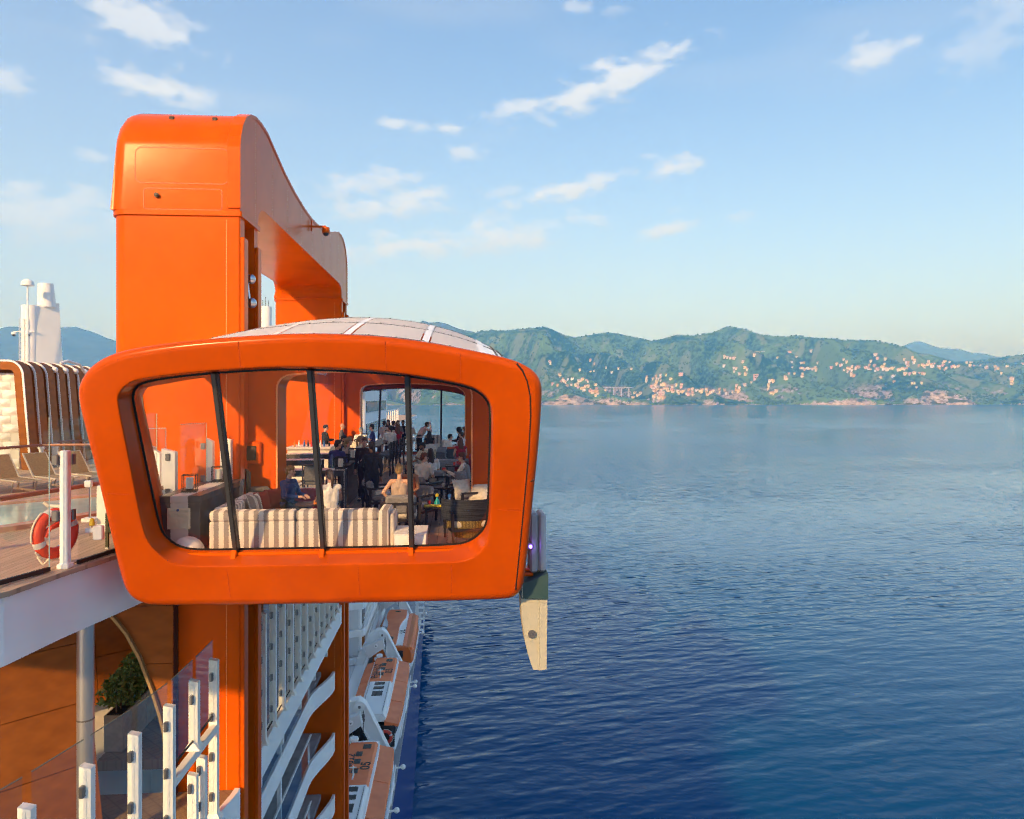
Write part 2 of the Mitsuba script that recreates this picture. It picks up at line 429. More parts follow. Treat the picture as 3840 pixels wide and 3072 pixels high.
def head_rows(poly):
    inb = []
    rows = []
    R = .34
    for a in np.linspace(0, 90, 6):    # inboard edge rounded
        off = R * (1 - math.sin(math.radians(a)))
        x = TX0 + R * (1 - math.cos(math.radians(a)))
        q = shapely.Polygon(poly).buffer(0)
        cx, cy = 25.08, 5.3
        pts = np.array(poly)
        n = np.zeros_like(pts)
        m = len(pts)
        area = q.exterior.is_ccw
        for i in range(m):
            t = pts[(i + 1) % m] - pts[i - 1]
            nn = np.array([t[1], -t[0]]) if shapely.geometry.LinearRing(pts).is_ccw else np.array([-t[1], t[0]])
            n[i] = nn / (np.linalg.norm(nn) + 1e-9)
        s = pts - n * off * np.where(pts[:, 1:2] < 4.14, 0, 1)
        s[:, 1] = np.where(pts[:, 1] < 4.14, 4.13, s[:, 1])
        s[:, 0] = np.where((pts[:, 1] < 4.14), pts[:, 0], s[:, 0])
        rows.append(np.stack([np.full(m, x), s[:, 0], s[:, 1]], 1))
    return rows


poly = prof + under
rows = head_rows(poly)
rows.append(np.array([[TX1, a, b] for a, b in poly]))
side = prism(shapely.Polygon(poly), TX0, TX1, 'yz')
capf = np.array(side.faces)[np.abs(np.asarray(side.face_normals)[:, 0]) > .9]
skin = quadmesh([r for r in rows], True)
caps = []
for r, flip in ((rows[0], True), (rows[-1], False)):
    tri = trimesh.creation.triangulate_polygon(shapely.Polygon(r[:, 1:]), engine='earcut')
    v2, f2_ = tri
    x = r[0][0]
    caps.append(tm(np.stack([np.full(len(v2), x), v2[:, 0], v2[:, 1]], 1), f2_[:, ::-1] if flip else f2_))
hd = part(tower, 'head', cat(skin, *caps), 'orange', 40)
# a thin rim that stands proud along the outboard edge of the head
out = np.array(prof)
rim = []
lr = shapely.LineString(out)
for o in (.0, .05):
    pass
rimpoly = shapely.Polygon(list(prof) + [(33.15, 4.2), (17.0, 4.2)]).buffer(.045, join_style=1).difference(shapely.Polygon(list(prof)).buffer(-.03)).difference(shapely.box(16.5, 3.5, 33.6, 4.2))
part(hd, 'rim', prism(max(getattr(rimpoly, 'geoms', [rimpoly]), key=lambda g: g.area), TX1 - .26, TX1 + .02, 'yz'), 'orange', 40)
# plate seams on the outboard face, access panels on the front
for y, z0 in ((18.25, 4.2), (19.9, 4.68), (21.7, 4.68), (23.5, 4.68), (25.3, 4.68), (27.1, 4.68), (28.9, 4.68), (30.7, 4.68)):
    z1 = float(np.interp(y, out[:, 0], out[:, 1])) - .06
    part(hd, 'seam', box(TX1 + .0005, TX1 + .003, y, y + .012, z0, z1), 'pale_orange')


def frame_line(x0, x1, z0, z1, y, r, w=.018):
    o = rounded([(x0, z0), (x1, z0), (x1, z1), (x0, z1)], r)
    return prism(o.difference(o.buffer(-w)), y - .004, y + .02, 'xz')


part(hd, 'access_panel', frame_line(-7.08, -5.05, 4.72, 5.52, TY0 - .001, .16), 'orange_dark')
part(hd, 'access_panel', frame_line(-6.9, -5.2, 4.14, 4.62, TY0 - .001, .08), 'orange_dark')
part(hd, 'vent_knob', cat(tube([(-6.6, 17.0, 4.45), (-6.6, 16.93, 4.45)], .05, 12), tube([(-6.6, 16.94, 4.45), (-6.6, 16.90, 4.45)], .028, 10)), 'rail_dark')
for x in (-6.45, -5.5):
    part(hd, 'roof_slot', box(x - .05, x + .05, 17.40, 17.50, 6.26, 6.36, .01), 'seam_dark')
# dome camera on a bracket at the beam's outboard side
cam = thing('security_camera', 'orange dome camera on a short arm fixed to the tower beam', 'camera')
part(cam, 'arm', cat(bar((TX1, 25.0, 5.62), (TX1 + .5, 25.0, 5.62), .06, .06), bar((TX1 + .05, 24.9, 5.45), (TX1 + .05, 24.9, 5.8), .05, .05)), 'orange')
part(cam, 'housing', lathe([(0, .12), (.12, .12), (.13, -.06), (0, -.06)], 14, (TX1 + .5, 25.0, 5.47)), 'orange')
part(cam, 'lens_dome', ball((TX1 + .5, 25.0, 5.40), .095, 2), 'dark_window')
# cables and shackles in the near slot
part(col_a, 'shackle', cat(ball((TX1 + .02, 17.8, 2.75), .12, 1), ball((TX1 + .02, 17.85, 2.2), .13, 1), tube([(TX1 - .2, 17.8, 3.9), (TX1, 17.8, 2.2)], .03, 6)), 'chrome')
# ------------------------------------------------ the cantilever lounge: flared end frames, arches, roof, floor
FL = -2.8                      # floor height
lounge = thing('cantilever_lounge', 'orange cantilever lounge pod with flared window frame, white vaulted roof and people inside', 'platform')
OUT = [(-5.80, .05), (-5.70, .27), (-5.51, .47), (-5.21, .63), (-4.77, .73), (-4.06, .83), (-3.20, .90), (-2.34, .95), (-1.48, .93), (-.76, .87), (-.02, .75), (.73, .60), (.98, .52), (1.18, .41), (1.29, .28), (1.33, .12), (1.32, -.5), (1.30, -.98), (1.26, -1.6), (1.21, -2.5), (1.16, -3.2), (1.12, -3.42), (1.02, -3.55), (.83, -3.60), (-2.2, -3.61), (-5.16, -3.59), (-5.42, -3.53), (-5.58, -3.40), (-5.66, -3.18), (-5.70, -2.24), (-5.73, -1.33), (-5.78, -.5)]
INN = [(-5.21, -.15), (-5.20, .0), (-5.12, .12), (-4.99, .22), (-4.85, .27), (-4.47, .33), (-3.83, .40), (-2.95, .46), (-2.33, .47), (-1.43, .43), (-.83, .37), (-.28, .28), (.13, .20), (.36, .11), (.51, -.04), (.58, -.24), (.575, -1.45), (.55, -2.3), (.50, -2.53), (.34, -2.74), (.13, -2.83), (-.08, -2.86), (-3.27, -2.86), (-4.58, -2.86), (-4.87, -2.76), (-5.10, -2.46), (-5.17, -2.16), (-5.19, -.99)]
GLS = [(-5.21, -.10), (-5.20, .05), (-5.13, .17), (-5.02, .25), (-4.6, .33), (-3.94, .40), (-3.04, .46), (-2.4, .465), (-1.47, .425), (-.85, .37), (-.28, .28), (.12, .20), (.36, .11), (.51, -.04), (.575, -.22), (.56, -1.49), (.55, -2.14), (.49, -2.36), (.26, -2.58), (-.09, -2.67), (-3.86, -2.68), (-4.62, -2.68), (-4.88, -2.59), (-5.06, -2.40), (-5.12, -2.2), (-5.17, -1.15)]
CEN = (-2.3, -1.3)
NA = 300


def spread_loop(poly, n=NA):
    """Points of a star-shaped outline at even steps along a mean outline, matched by angle."""
    P = np.array(poly)
    P = np.vstack([P, P[:1]])
    for _ in range(2):                           # round the corners a little
        q = [P[0]]
        a, b = P[:-1], P[1:]
        P = np.stack([a * .75 + b * .25, a * .25 + b * .75], 1).reshape(-1, 2)
        P = np.vstack([P, P[:1]])
    ref = np.array([(-5.6, -3.4), (1.2, -3.4), (1.2, .6), (-5.6, .6), (-5.6, -3.4)])
    L = shapely.LineString(ref)
    ang = [math.atan2(p.y - CEN[1], p.x - CEN[0]) for p in (L.interpolate(s, normalized=True) for s in np.arange(n) / n)]
    ring = shapely.LinearRing(P)
    out = []
    for a in ang:
        ray = shapely.LineString([CEN, (CEN[0] + 12 * math.cos(a), CEN[1] + 12 * math.sin(a))])
        g = ring.intersection(ray)
        g = min(getattr(g, 'geoms', [g]), key=lambda q: q.distance(shapely.Point(CEN))) if not g.is_empty else shapely.Point(CEN)
        out.append((g.x, g.y))
    return np.array(out)


LEAN, MID = .386, 25.08


def lay(loop, off, grow=0.0):
    """Puts an outline on the leaning end plane, off metres behind it; grow pushes it outwards."""
    p = loop.copy()
    if grow:
        t = np.roll(p, -1, 0) - np.roll(p, 1, 0)
        nn = np.stack([t[:, 1], -t[:, 0]], 1)
        nn /= np.linalg.norm(nn, axis=1, keepdims=True)
        p = p + nn * grow
    return np.stack([p[:, 0], 13.05 - LEAN * (p[:, 1] + 2.7) + off, p[:, 1]], 1)


def mirror(m):
    v = np.array(m.vertices)
    v[:, 1] = 2 * MID - v[:, 1]
    return tm(v, np.array(m.faces)[:, ::-1])


oL, iL, gL = spread_loop(OUT), spread_loop(INN), spread_loop(GLS)
R = .16
mixL = gL * .12 + iL * .88
rows = [lay(gL, .40), lay(gL, .37), lay(gL * .8 + iL * .2, .31), lay(mixL, -.09), lay(iL, -.138, .0), lay(iL, -.15, .014), lay(iL, -.15, .05)]
for a in np.linspace(0, 90, 7):
    rows.append(lay(oL, -.15 + R * (1 - math.cos(math.radians(a))), .035 - R * (1 - math.sin(math.radians(a)))))
rows += [lay(oL, .35, .035), lay(oL, .9, .0), lay(oL, 1.5, -.10), lay(oL, 1.5, -.30), lay(gL, .9, .22), lay(gL, .40, .05), lay(gL, .40)]
frame_mesh = quadmesh(rows, True)
frame_mesh.invert() if False else None
ef = part(lounge, 'end_frame', frame_mesh, 'orange_shaded', 40, label='thick orange window frame flaring towards the viewer')
ef2 = part(lounge, 'end_frame', mirror(frame_mesh), 'orange_shaded', 40, label='orange window frame at the far end')
# panel joints on the front of the near frame
gk = quadmesh([lay(gL, .36, -.002), lay(gL, .36, -.035), lay(gL, .385, -.035)], True)
part(ef, 'gasket', gk, 'gasket')
part(ef2, 'gasket', mirror(gk), 'gasket')


def on_plane(x, z, off):
    return np.array([x, 13.05 - LEAN * (z + 2.7) + off, z])


joint = [(.93, .525), (1.02, .42), (1.10, .26), (1.16, .02), (1.18, -.3), (1.17, -.95), (1.13, -1.7), (1.08, -2.6), (1.03, -3.40)]
part(ef, 'panel_joint', tube([on_plane(x, z, -.146) for x, z in joint], .014, 6), 'seam_dark')
part(ef, 'panel_joint', tube([on_plane(x, z, -.12) for x, z in ((1.16, -1.45), (1.23, -1.40), (1.275, -1.38))], .014, 6), 'seam_dark')
for x, z0, z1 in ((-3.9, -3.45, -2.92), (-1.7, -3.46, -2.92), (-.1, -3.45, -2.90), (-3.3, .46, .84), (-1.1, .42, .86), (.05, .28, .68)):
    part(ef, 'seam_and_shadow_line', tube([on_plane(x, z0, -.150), on_plane(x, z1, -.150)], .004, 4), 'orange_dark')
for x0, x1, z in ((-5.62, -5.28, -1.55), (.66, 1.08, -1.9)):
    part(ef, 'seam_and_shadow_line', tube([on_plane(x0, z, -.150), on_plane(x1, z - .02, -.150)], .004, 4), 'orange_dark')  # left one paints in a faint shadow line, right one is a seam
# glass and mullions
MUL = [-3.86, -2.36, -.815]


def pane_between(x0, x1):
    q = shapely.Polygon(gL).buffer(-.012).intersection(shapely.box(x0 + .035, -4, x1 - .035, 2))
    v2, f2_ = trimesh.creation.triangulate_polygon(q, engine='earcut')
    return tm(np.array([on_plane(x, z, .372) for x, z in v2]), f2_)


for xa, xb in zip([-9] + MUL, MUL + [9]):
    g = pane_between(xa, xb)
    part(ef, 'pane', g, 'glass', False)
    part(ef2, 'pane', mirror(g), 'glass', False)
for x in MUL:
    ztop = float(max(p[1] for p in gL if abs(p[0] - x) < .06)) + .0
    a, b = on_plane(x, -2.69, .33), on_plane(x, ztop - .01, .33)
    m_ = bar(a, b, .072, .13, .008, up=(0, -1, 0))
    for fr, mm in ((ef, m_), (ef2, mirror(m_))):
        k = part(fr, 'mullion', mm, 'steel_dark')
        part(k, 'mullion_edge', (lambda q: q if fr == ef else mirror(q))(bar(a + [.045, .01, 0], b + [.045, .01, 0], .02, .15, 0, up=(0, -1, 0))), 'black')
        part(k, 'foot_bracket', (lambda q: q if fr == ef else mirror(q))(bar(on_plane(x, -2.87, .10), on_plane(x, -2.68, .27), .085, .16, .01, up=(0, -1, 0))), 'orange')

# roof: a vault that swells towards the middle
TOP = np.array([(-5.55, .40), (-5.21, .62), (-4.77, .72), (-4.06, .82), (-3.2, .89), (-2.34, .94), (-1.48, .92), (-.76, .86), (-.02, .74), (.73, .58), (.98, .50), (1.12, .38)])


def roof_z(x, y, drop=0.0):
    u = np.clip((y - 12.0) / (2 * (MID - 12.0)), 0, 1)
    edge = np.minimum(u, 1 - u) * 2
    s = np.sin(np.clip(edge / .62, 0, 1) * np.pi / 2)
    arch = np.interp(x, TOP[:, 0], TOP[:, 1])
    w = np.clip((x + 5.55) / 6.67, 0, 1)
    swell = np.clip(4 * w * (1 - w), 0, 1) ** .34
    return arch - .06 + s * (.26 + .84 * swell) - drop


xs_ = np.unique(np.concatenate([np.linspace(-5.55, 1.12, 40), TOP[:, 0]]))
ys_ = np.linspace(12.35, 2 * MID - 12.35, 60)


def vault(drop, flip=False):
    m = sheet(xs_, ys_, lambda x, y: roof_z(x, y, drop))
    if flip:
        m.invert()
    return m


SEAMS = np.linspace(12.9, 2 * MID - 12.9, 13)
zr_ = lambda x, y: roof_z(x, y)
bands = [sheet(xs_, np.linspace(max(y - .075, 12.35), min(y + .075, 2 * MID - 12.35), 3), zr_) for y in SEAMS]
bands += [sheet(np.linspace(-5.55, -5.2, 6), ys_, zr_), sheet(np.linspace(.35, 1.12, 10), ys_, zr_), sheet(xs_, np.linspace(12.35, 12.83, 4), zr_), sheet(xs_, np.linspace(2 * MID - 12.83, 2 * MID - 12.35, 4), zr_)]
roof = part(lounge, 'roof', cat(bands), 'white_clean', 40, label='white vaulted roof of pale panels')
RIBS = [-5.3, -4.4, -3.15, -1.88, -.55, .45]
for i in range(5):
    for j in range(12):
        x0, x1, y0, y1 = RIBS[i] + .085, RIBS[i + 1] - .085, SEAMS[j] + .05, SEAMS[j + 1] - .05
        m = sheet(np.linspace(x0, x1, 5), np.linspace(y0, y1, 5), lambda x, y: roof_z(x, y, -.012))
        part(roof, 'roof_panel', m, 'roof_skin', True)
for x in RIBS:
    part(roof, 'rib_band', quadmesh([np.array([(x - .06, y, float(roof_z(x - .06, y)) + .016), (x + .06, y, float(roof_z(x + .06, y)) + .016)]) for y in ys_]), 'white_clean', True)
for y in SEAMS:
    pts = [(x, y, float(roof_z(x, y)) + .012) for x in np.linspace(-5.4, .92, 22)]
    part(roof, 'seam_strip', tube(pts, .007, 4), 'steel_dark')
    studs = [box(x - .018, x + .018, y - .018, y + .018, float(roof_z(x, y)) + .008, float(roof_z(x, y)) + .028) for x in np.linspace(-5.2, .8, 14)]
    part(roof, 'stud_row', cat(studs), 'steel_dark', kind='stuff')
holes = [box(x - .022, x + .022, y - .03, y + .03, float(roof_z(x, y)) + .002, float(roof_z(x, y)) + .008) for y in np.arange(12.6, 30, .16) for x in (.72, .84)]
part(roof, 'drain_holes', cat(holes), 'rail_dark', kind='stuff')
# side beams along the roof edges and the belly under the floor
for x0, x1, z in ((-5.62, -5.38, .2), (1.02, 1.26, .16)):
    rows = []
    for y in np.linspace(12.7, 2 * MID - 12.7, 40):
        zz = float(roof_z(np.clip((x0 + x1) / 2, -5.5, 1.1), y))
        rows.append(np.array([(x0, y, zz - .34), (x1, y, zz - .34), (x1, y, zz), ((x0 + x1) / 2 + .02, y, zz + .03), (x0, y, zz)]))
    part(lounge, 'roof_beam', quadmesh(rows, True, True), 'orange', 40)
belly = [(-5.55, -3.0), (-5.5, -3.3), (-5.3, -3.5), (-4.9, -3.56), (.7, -3.56), (.98, -3.5), (1.08, -3.3), (1.1, -2.9)]
part(lounge, 'belly', prism(shapely.Polygon(belly), 13.9, 2 * MID - 13.9, 'xz'), 'orange_shaded', 35)
# floor boards
prin('floor_wood', proc(lambda p, n, uv: mix((.15, .112, .096), (.25, .19, .16), fbm(p.x * 9 + cell_rand(dr.floor(p.x / .19)) * 50, p.y * 1.2, 1., 3)) * (.8 + .4 * cell_rand(dr.floor(p.x / .19), dr.floor(p.y / 2.4 + cell_rand(dr.floor(p.x / .19)) * 3)))), .32, spec=.5)
fl = part(lounge, 'floor', box(-5.0, 1.08, 13.3, 2 * MID - 13.3, FL - .19, FL - .012), 'seam_dark')
xb = np.arange(-4.95, 1.06, .19)
for i, x in enumerate(xb):
    part(fl, 'plank', box(x + .004, min(x + .186, 1.07), 13.3, 2 * MID - 13.3, FL - .011, FL, .003), 'floor_wood')
# inner sill strips at the glass foot
part(ef, 'sill', box(-4.9, .45, 13.28, 13.45, FL - .01, FL + .10, .02), 'orange')


# arches: two rings where the lounge hangs from the columns
def arch(y0, y1):
    o = [(-5.0, -3.0), (1.06, -3.0), (1.14, .2)] + [(x, z - .08) for x, z in TOP[::-1] if x < 1.05 and x > -5.1] + [(-5.0, .3)]
    zt = float(roof_z(-2.3, (y0 + y1) / 2)) - .94
    top = [(x, z + zt * float(np.clip(4 * ((x + 5.55) / 6.67) * (1 - (x + 5.55) / 6.67), 0, 1)) - .14) for x, z in TOP[::-1] if -5.1 < x < 1.05]
    o = [(-5.0, -3.0), (1.06, -3.0), (1.10, .15)] + top + [(-5.0, .3)]
    hole = rounded([(-4.11, -5), (.355, -5), (.355, .22), (.0, .46), (-.8, .56), (-2.3, .60), (-3.3, .58), (-4.11, .50)], .34)
    hole = hole.intersection(shapely.box(-9, FL, 9, 9))
    p = shapely.Polygon(o).difference(hole).intersection(shapely.box(-9, -3.2, 9, 9))
    p = p.difference(shapely.box(-4.11, -9, .355, FL))
    parts_ = [g for g in getattr(p, 'geoms', [p]) if g.area > .05]
    return cat([prism(g, y0, y1, 'xz') for g in parts_])


ar1 = part(lounge, 'arch', arch(17.35, 18.35), 'orange', 40)
ar2 = part(lounge, 'arch', arch(31.9, 32.9), 'orange', 40)
ring = rounded([(-4.11, -5), (.355, -5), (.355, .22), (.0, .46), (-.8, .56), (-2.3, .60), (-3.3, .58), (-4.11, .50)], .34)
lip = ring.difference(ring.buffer(-.035)).intersection(shapely.box(-9, FL + .05, 9, 9))
for a, y in ((ar1, 17.34), (ar2, 31.89)):
    part(a, 'lip', cat([prism(g, y - .03, y, 'xz') for g in getattr(lip, 'geoms', [lip])]), 'pale_orange')
# intercom box on the near arch's inboard pillar
ic = thing('intercom_box', 'small orange wall box with dark grille on the arch pillar beside the sofa', 'intercom')
part(ic, 'case', box(-5.0 + .16, -4.43, 17.24, 17.345, -1.52, -1.0, .03), 'orange')
part(ic, 'grille', box(-4.74, -4.53, 17.215, 17.238, -1.42, -1.1, .02), 'rail_dark')
part(ic, 'switch', box(-4.84, -4.74, 17.30, 17.345, -1.76, -1.62, .01), 'clamp_grey')
# sea-side balustrade between the arches and the open deck side posts
for y0, y1 in ((13.7, 17.3), (18.4, 31.85), (32.95, 36.4)):
    part(lounge, 'side_wall', box(1.0, 1.08, y0, y1, -3.0, FL + .30, .02), 'orange')
    for k in range(int(round((y1 - y0) / 1.7))):
        w = (y1 - y0) / round((y1 - y0) / 1.7)
        part(lounge, 'side_pane', tm([(1.04, y0 + k * w + .03, FL + .32), (1.04, y0 + (k + 1) * w - .03, FL + .32), (1.04, y0 + (k + 1) * w - .03, FL + 1.25), (1.04, y0 + k * w + .03, FL + 1.25)], [[0, 1, 2], [0, 2, 3]]), 'glass', False)
    part(lounge, 'hand_rail', tube([(1.04, y0, FL + 1.28), (1.04, y1, FL + 1.28)], .03, 8), 'steel_dark')

# fender at the outer front corner
fd = thing('boarding_fender', 'cream boarding fender with dark green cap hanging below the lounge corner', 'fender')
prin('fender_cream', proc(lambda p, n, uv: mix((.40, .39, .31), (.38, .29, .10), smoothstep(.50, .74, fbm(p.x * 5, p.y * 5, p.z * .9, 3)))), .5)
prin('fender_cap', (.022, .060, .066), .45)
prin('weathered_steel', proc(grain((.34, .33, .36), (.50, .49, .52), 6, 6, 1.2)), .5, metal=.2)
part(fd, 'fin', prism([(13.8, -3.72), (14.5, -3.72), (14.5, -4.9), (14.42, -5.07), (13.95, -5.07)], 1.20, 1.68, 'yz') if False else prism([(1.18, -3.74), (1.20, -4.1), (1.26, -4.55), (1.33, -4.85), (1.41, -5.08), (1.52, -5.09), (1.52, -3.74)], 13.85, 14.35, 'xz'), 'fender_cream')
part(fd, 'fin', prism([(1.523, -3.74), (1.523, -5.09), (1.66, -5.07), (1.675, -3.74)], 13.83, 14.37, 'xz'), 'fender_cream')
part(fd, 'bolt', cat(tube([(1.385, 13.85, -4.41), (1.385, 13.80, -4.41)], .075, 14), tube([(1.385, 13.81, -4.41), (1.385, 13.78, -4.41)], .03, 8)), 'clamp_grey')
part(fd, 'cap', hull([(1.20, 13.75, -3.45), (1.68, 13.75, -3.27), (1.18, 13.75, -3.72), (1.68, 13.75, -3.75), (1.20, 14.45, -3.45), (1.68, 14.45, -3.27), (1.18, 14.45, -3.72), (1.68, 14.45, -3.75), (1.45, 13.72, -3.72)]), 'fender_cap')
part(fd, 'strip', box(1.19, 1.205, 13.74, 13.76, -3.70, -3.46), 'fender_cream')
part(fd, 'casing', box(1.36, 1.515, 13.95, 14.5, -3.3, -2.18, .04), 'weathered_steel')
part(fd, 'casing', box(1.52, 1.67, 13.95, 14.5, -3.3, -2.18, .05), 'weathered_steel')
part(fd, 'bracket', cat(box(1.16, 1.42, 13.93, 14.2, -3.36, -3.30, .02), box(1.1, 1.40, 14.0, 14.3, -3.28, -3.22, .02)), 'orange')
lamp = thing('marker_lamp', 'tiny glowing violet marker lamp on the lounge corner above the fender', 'lamp')
part(lamp, 'base', tube([(1.37, 13.99, -2.80), (1.37, 13.94, -2.80)], .06, 12), 'clamp_grey')
scene[lamp + '__bulb'] = {**shape(ball((1.37, 13.92, -2.80), .026, 2), 'glass_white' if 'glass_white' in scene else prin('glass_white', (.5, .4, .9), .3), True), 'emitter': {'type': 'area', 'radiance': {'type': 'rgb', 'value': [3.0, 1.0, 9.0]}}}
# ------------------------------------------------ the ship: hull, side, lower deck, wood-panelled wall, upper deck edge
ship = thing('cruise_ship', 'white cruise ship with dark blue hull seen along its side', 'ship')
CL = -23.5
hy = [-40, 0, 30, 50, 64, 75, 87, 100, 117, 133, 150, 165, 178, 188, 194]
hx = [-3.7, -3.7, -3.7, -3.75, -3.85, -4.1, -4.4, -4.8, -5.25, -5.7, -7.2, -10.5, -15, -20, -23]
rows = []
for y, x in zip(hy, hx):
    up = -.75 - max(0, (y - 80)) * .004
    xr = max(CL, -1e9) if False else x
    o = [(xr, SEA - 2), (xr, SEA + .2), (xr + up * .5, -32.5), (min(xr + up, -4.55 if y < 130 else xr + up), -29.2), (2 * CL - xr - up, -29.2), (2 * CL - xr, SEA + .2), (2 * CL - xr, SEA - 2)]
    rows.append(np.array([(a, y, b) for a, b in o]))
part(ship, 'hull', quadmesh(rows, True, True), 'navy_hull', 20, label='dark blue hull side')
part(ship, 'hull_seam', cat([tube([(np.interp(y, hy, hx) - .46, y, -33.2) for y in np.arange(42, 140, 6)], .04, 4), tube([(np.interp(y, hy, hx) - .22, y, -34.6) for y in np.arange(42, 140, 6)], .04, 4)]), 'navy_hull')
part(ship, 'hull_fittings', cat([box(np.interp(y, hy, hx) - .52, np.interp(y, hy, hx) - .36, y, y + .22, -33.0, -32.8, .03) for y in np.arange(44, 120, 1.7)]), 'navy_hull', kind='stuff')
part(ship, 'boat_deck', box(-10.4, -4.62, 34, 140, -29.19, -29.05), 'grey_deck')
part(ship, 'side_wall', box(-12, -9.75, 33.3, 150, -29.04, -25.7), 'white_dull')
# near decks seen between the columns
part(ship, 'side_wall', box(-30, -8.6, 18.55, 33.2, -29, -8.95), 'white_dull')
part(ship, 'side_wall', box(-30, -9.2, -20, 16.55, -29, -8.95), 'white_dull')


def plan_strip(path, w, z0, z1):
    """A fascia that follows a path in plan, w thick, from z0 to z1."""
    p = shapely.LineString(path).buffer(w / 2, cap_style=2, join_style=1)
    return prism(p, z0, z1, 'xy')


def flare(y0, y1, x, xe, n=8):
    s = np.linspace(0, 1, n)
    return [(x + (xe - x) * float(t * t * (3 - 2 * t)), y0 + (y1 - y0) * float(t)) for t in s]


for k in range(6):
    z = -11.42 - 2.55 * k
    fl_ = part(ship, 'balcony_floor', box(-8.59, -5.66, 18.56, 31.6, z - .22, z - .02), 'grey_deck')
    part(ship, 'balcony_fascia', plan_strip([(-5.63, 18.6), (-5.63, 28.6)] + flare(28.7, 31.5, -5.63, -5.12), .10, z - .72, z + .02), 'white_paint')
    part(ship, 'balcony_fascia', plan_strip(flare(15.2, 16.9, -5.63, -4.95) if False else [(-5.63, -2.0), (-5.63, 14.2)] + flare(14.3, 16.9, -5.63, -5.0), .10, z - .72, z + .02), 'white_paint')
    if k < 5:
        for j in range(5):
            y0 = 18.8 + j * 2.05
            part(ship, 'balcony_pane', tm([(-5.6, y0, z + .05), (-5.6, y0 + 1.97, z + .05), (-5.6, y0 + 1.97, z + 1.0), (-5.6, y0, z + 1.0)], [[0, 1, 2], [0, 2, 3]]), 'tint_glass', False)
        part(ship, 'balcony_rail', bar((-5.6, 18.7, z + 1.04), (-5.6, 29.1, z + 1.04), .07, .05, .01), 'white_clean')
        part(ship, 'balcony_post', box(-5.74, -5.62, 24.3, 24.46, z + .02, z + 1.85), 'white_paint')
        part(ship, 'balcony_divider', box(-8.55, -5.9, 21.6, 21.68, z, z + 2.3), 'white_paint')
        part(ship, 'balcony_door', box(-8.6, -8.57, 22.5, 24.6, z + .02, z + 2.05), 'dark_window')
        part(ship, 'balcony_door', box(-8.6, -8.57, 27.2, 29.3, z + .02, z + 2.05), 'dark_window')

# the side further along, above the lifeboats
zdk = [-25.6 + 2.62 * i for i in range(7)]
part(ship, 'forward_side', box(-30, -9.32, 73.0, 165, -25.6, -8.5), 'white_paint')
part(ship, 'forward_bay', box(-30, -10.9, 34, 72.9, -25.6, -8.5), 'white_paint')
for i, z in enumerate(zdk):
    part(ship, 'fascia', plan_strip([(-11.2, 71.4), (-10.4, 72.2), (-9.8, 72.55), (-9.1, 72.6), (-8.95, 73.2), (-8.95, 158)], .2, z, z + .62), 'white_clean')
    part(ship, 'rail', cat([tube([(-9.0, 73, z + .62 + h), (-9.0, 150, z + .62 + h)], .035, 4) for h in (.22, .5, .95)]), 'white_clean')
    part(ship, 'bay_panel', box(-10.75, -9.5, 72.8, 72.96, z + .65, z + 2.58), 'white_dull')
    for j in range(26):
        y = 74 + j * 3.0
        part(ship, 'side_window', box(-9.31, -9.28, y, y + 2.0, z + .7, z + 2.45), 'dark_window' if (j * 7 + i * 3) % 11 else 'copper' if 'copper' in scene else prin('copper', proc(lambda p, n, uv: mix((.21, .058, .008), (.36, .115, .018), fbm(p.x * 3 + p.y * 2, p.y * 3, p.z * 6, 4))), .5, spec=.2))
        part(ship, 'side_divider', box(-9.31, -9.0, y + 2.35, y + 2.5, z + .62, z + 2.62), 'white_clean')
part(ship, 'deck_edge', box(-9.7, -8.7, 33.5, 158, -25.86, -25.62), 'white_clean')
part(ship, 'bow_deck', box(-38, -10, 150, 180, -12, -11.8), 'white_paint')
for i, y in enumerate((50.3, 56.2, 71.9, 73.0, 88.2, 96)):
    part(ship, 'mooring_arm', cat(bar((-4.75, y, -28.9), (-4.75, y, -27.6), .16, .16, .03), bar((-4.75, y, -27.7), (-4.1, y + .2, -27.7), .12, .12, .03), ball((-4.05, y + .2, -27.7), .2, 1), bar((-4.75, y - 2.8, -28.9), (-4.75, y, -28.5), .18, .3, .04)), 'white_clean')
gy = 98.
part(ship, 'boarding_frame', cat(bar((-5.3, gy, -29), (-5.3, gy, -24.3), .3, .3), bar((-6.3, gy, -24.6), (-4.4, gy, -24.4), .25, .25)), 'white_clean')
part(ship, 'boarding_ladder', cat([bar((-4.9 + .02 * i, gy - 5 - i * .05, -28.8 + i * .7), (-4.12 + .005 * i, gy - 5 - i * .05, -28.8 + i * .7), .5, .14) for i in range(6)] + [bar((-4.9, gy - 5, -29), (-4.78, gy - 5.3, -25), .14, .14), bar((-4.15, gy - 5, -29), (-4.1, gy - 5.3, -25), .14, .14)]), 'white_clean')

